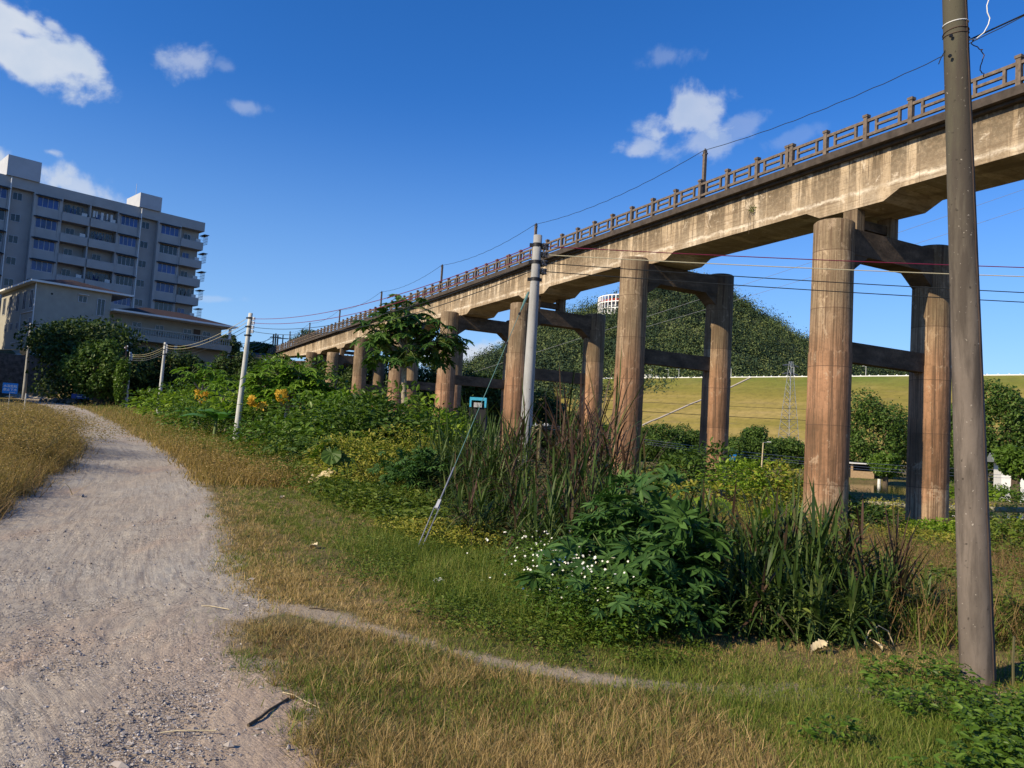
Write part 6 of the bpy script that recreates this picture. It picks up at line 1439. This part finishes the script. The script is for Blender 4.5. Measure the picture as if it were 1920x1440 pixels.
    V = [(x[0], x[1], 2.0) for x in X] + [(X[0][0], X[0][1], 9.9), (X[1][0], X[1][1], 12.0), (X[2][0], X[2][1], 12.0), (X[3][0], X[3][1], 9.9)]
    o = ab.add(V, [[0, 3, 2, 1], [4, 5, 6, 7], [0, 1, 5, 4], [1, 2, 6, 5], [2, 3, 7, 6], [3, 0, 4, 7]]).build('abutment_wall', simple('dark_brown_wall', (.075, .05, .038), .9, nscale=1, var=.4)); tag(o, 'dark brown sloping wall holding the far end of the bridge', 'wall')
    for i, (px, py0, py1, r, lab) in enumerate([(511, 656, 626, .14, 'left of the three thin posts at the far bridge end'), (515, 656, 625, .14, 'middle of the three thin posts at the far bridge end'), (519, 656, 628, .14, 'right of the three thin posts at the far bridge end'), (529, 652, 627, .1, 'lone thin post with a crossarm right of the far post group'), (567, 628, 616, .07, 'tiny aerial post above the railing before the far tree')]):
        p0, p1 = dp(px, py0, 138), dp(px + 1.5, py1, 138); e = empty('utility_pole', p0 - A(0, 0, 1.5), 0, label=lab, cat='utility pole'); h = p1[2] - p0[2] + 1.5; MB().tube([(0, 0, 0), (0, 0, h)], r, 6).build('shaft', M['rail'], e)
        if i in (1, 3): MB().box(-1, 1, -.08, .08, h - .8, h - .65).build('crossarm', M['rail'], e)
    for i, (a, b2) in enumerate([((447, 655), (511, 630)), ((430, 640), (511, 634)), ((420, 668), (511, 640))]):
        wire('overhead_wire', sag(dp(*a, 110), dp(*b2, 138), .6, 12), .035, M['wire_black'], ['upper', 'middle', 'lower'][i] + ' thin wire from the far bridge end posts toward the left', 'wires at the far bridge end')
    # grey shed roofs below the bridge end
    for i, (px, py, d, L_, lab) in enumerate([(475, 668, 118, 9, 'low dark shed with a sloping roof at the far bridge foot'), (452, 662, 124, 7, 'dark brown hut behind the nearest pale pole top')]):
        p = dp(px, py, d); e = empty('low_shed', p - A(0, 0, 3), radians(20), label=lab, cat='shed'); MB().box(-L_ / 2, L_ / 2, 0, 4, -2, 2.6).build('wall', M['rust'], e); MB().add([(-L_ / 2 - .4, -.5, 2.61), (L_ / 2 + .4, -.5, 2.61), (L_ / 2 + .4, 4.4, 3.5), (-L_ / 2 - .4, 4.4, 3.5), (-L_ / 2 - .4, -.5, 2.75), (L_ / 2 + .4, -.5, 2.75), (L_ / 2 + .4, 4.4, 3.64), (-L_ / 2 - .4, 4.4, 3.64)], [[0, 3, 2, 1], [4, 5, 6, 7], [0, 1, 5, 4], [1, 2, 6, 5], [2, 3, 7, 6], [3, 0, 4, 7]]).build('roof', M['slab'], e)
    # weeds growing out of the girder
    for i, (px, py, r, lab) in enumerate([(1411, 392, .16, 'small plant growing from the bridge girder with hanging roots'), (1641, 272, .07, 'tiny green sprout under the bridge deck edge')]):
        rr = pray(px, py); k_ = (WN - .05) / (rr @ BM); p = EYE + rr * k_; n = 90 if i == 0 else 16; e = empty('wall_plant', p, 0, label=lab, cat='plant')
        V, Q, T = place(*OV, rs.normal(size=(n, 3)) * r * .5, rdir(n, rs, -1, .4), rs.normal(size=(n, 3)) + A(-.6, -.4, .4), .07 * (.6 + rs.random(n))); mesh('leaves', V, [Q, T], M['lf_weed'], e)
        rt_ = MB()
        for j in range(5): x = rs.normal() * .06; rt_.tube([(x, -x, -.02), (x * 1.3, -x * 1.2, -.4 * (j + 1) / 3 * r * 6), (x * 1.1, -x, -1.1 * (j + 2) / 6 * r * 6)], .008, 4)
        rt_.build('hanging_roots', M['bark'], e)['kind'] = 'stuff'
small_things()
# unseen trees added off frame left to shade the beige house and far road
tree('unseen tall tree added left of the view to shade the beige house', -330, 80, (-560, -100, 225, 720), n=34000, lobes=26, leaf=.6, trunk_r=.5, deep=7, group='unseen trees added for shade left of the view')
tree('second unseen tall tree added for shade beside the road bend', -260, 66, (-430, -110, 380, 740), n=20000, lobes=24, leaf=.55, trunk_r=.45, deep=6, group='unseen trees added for shade left of the view')
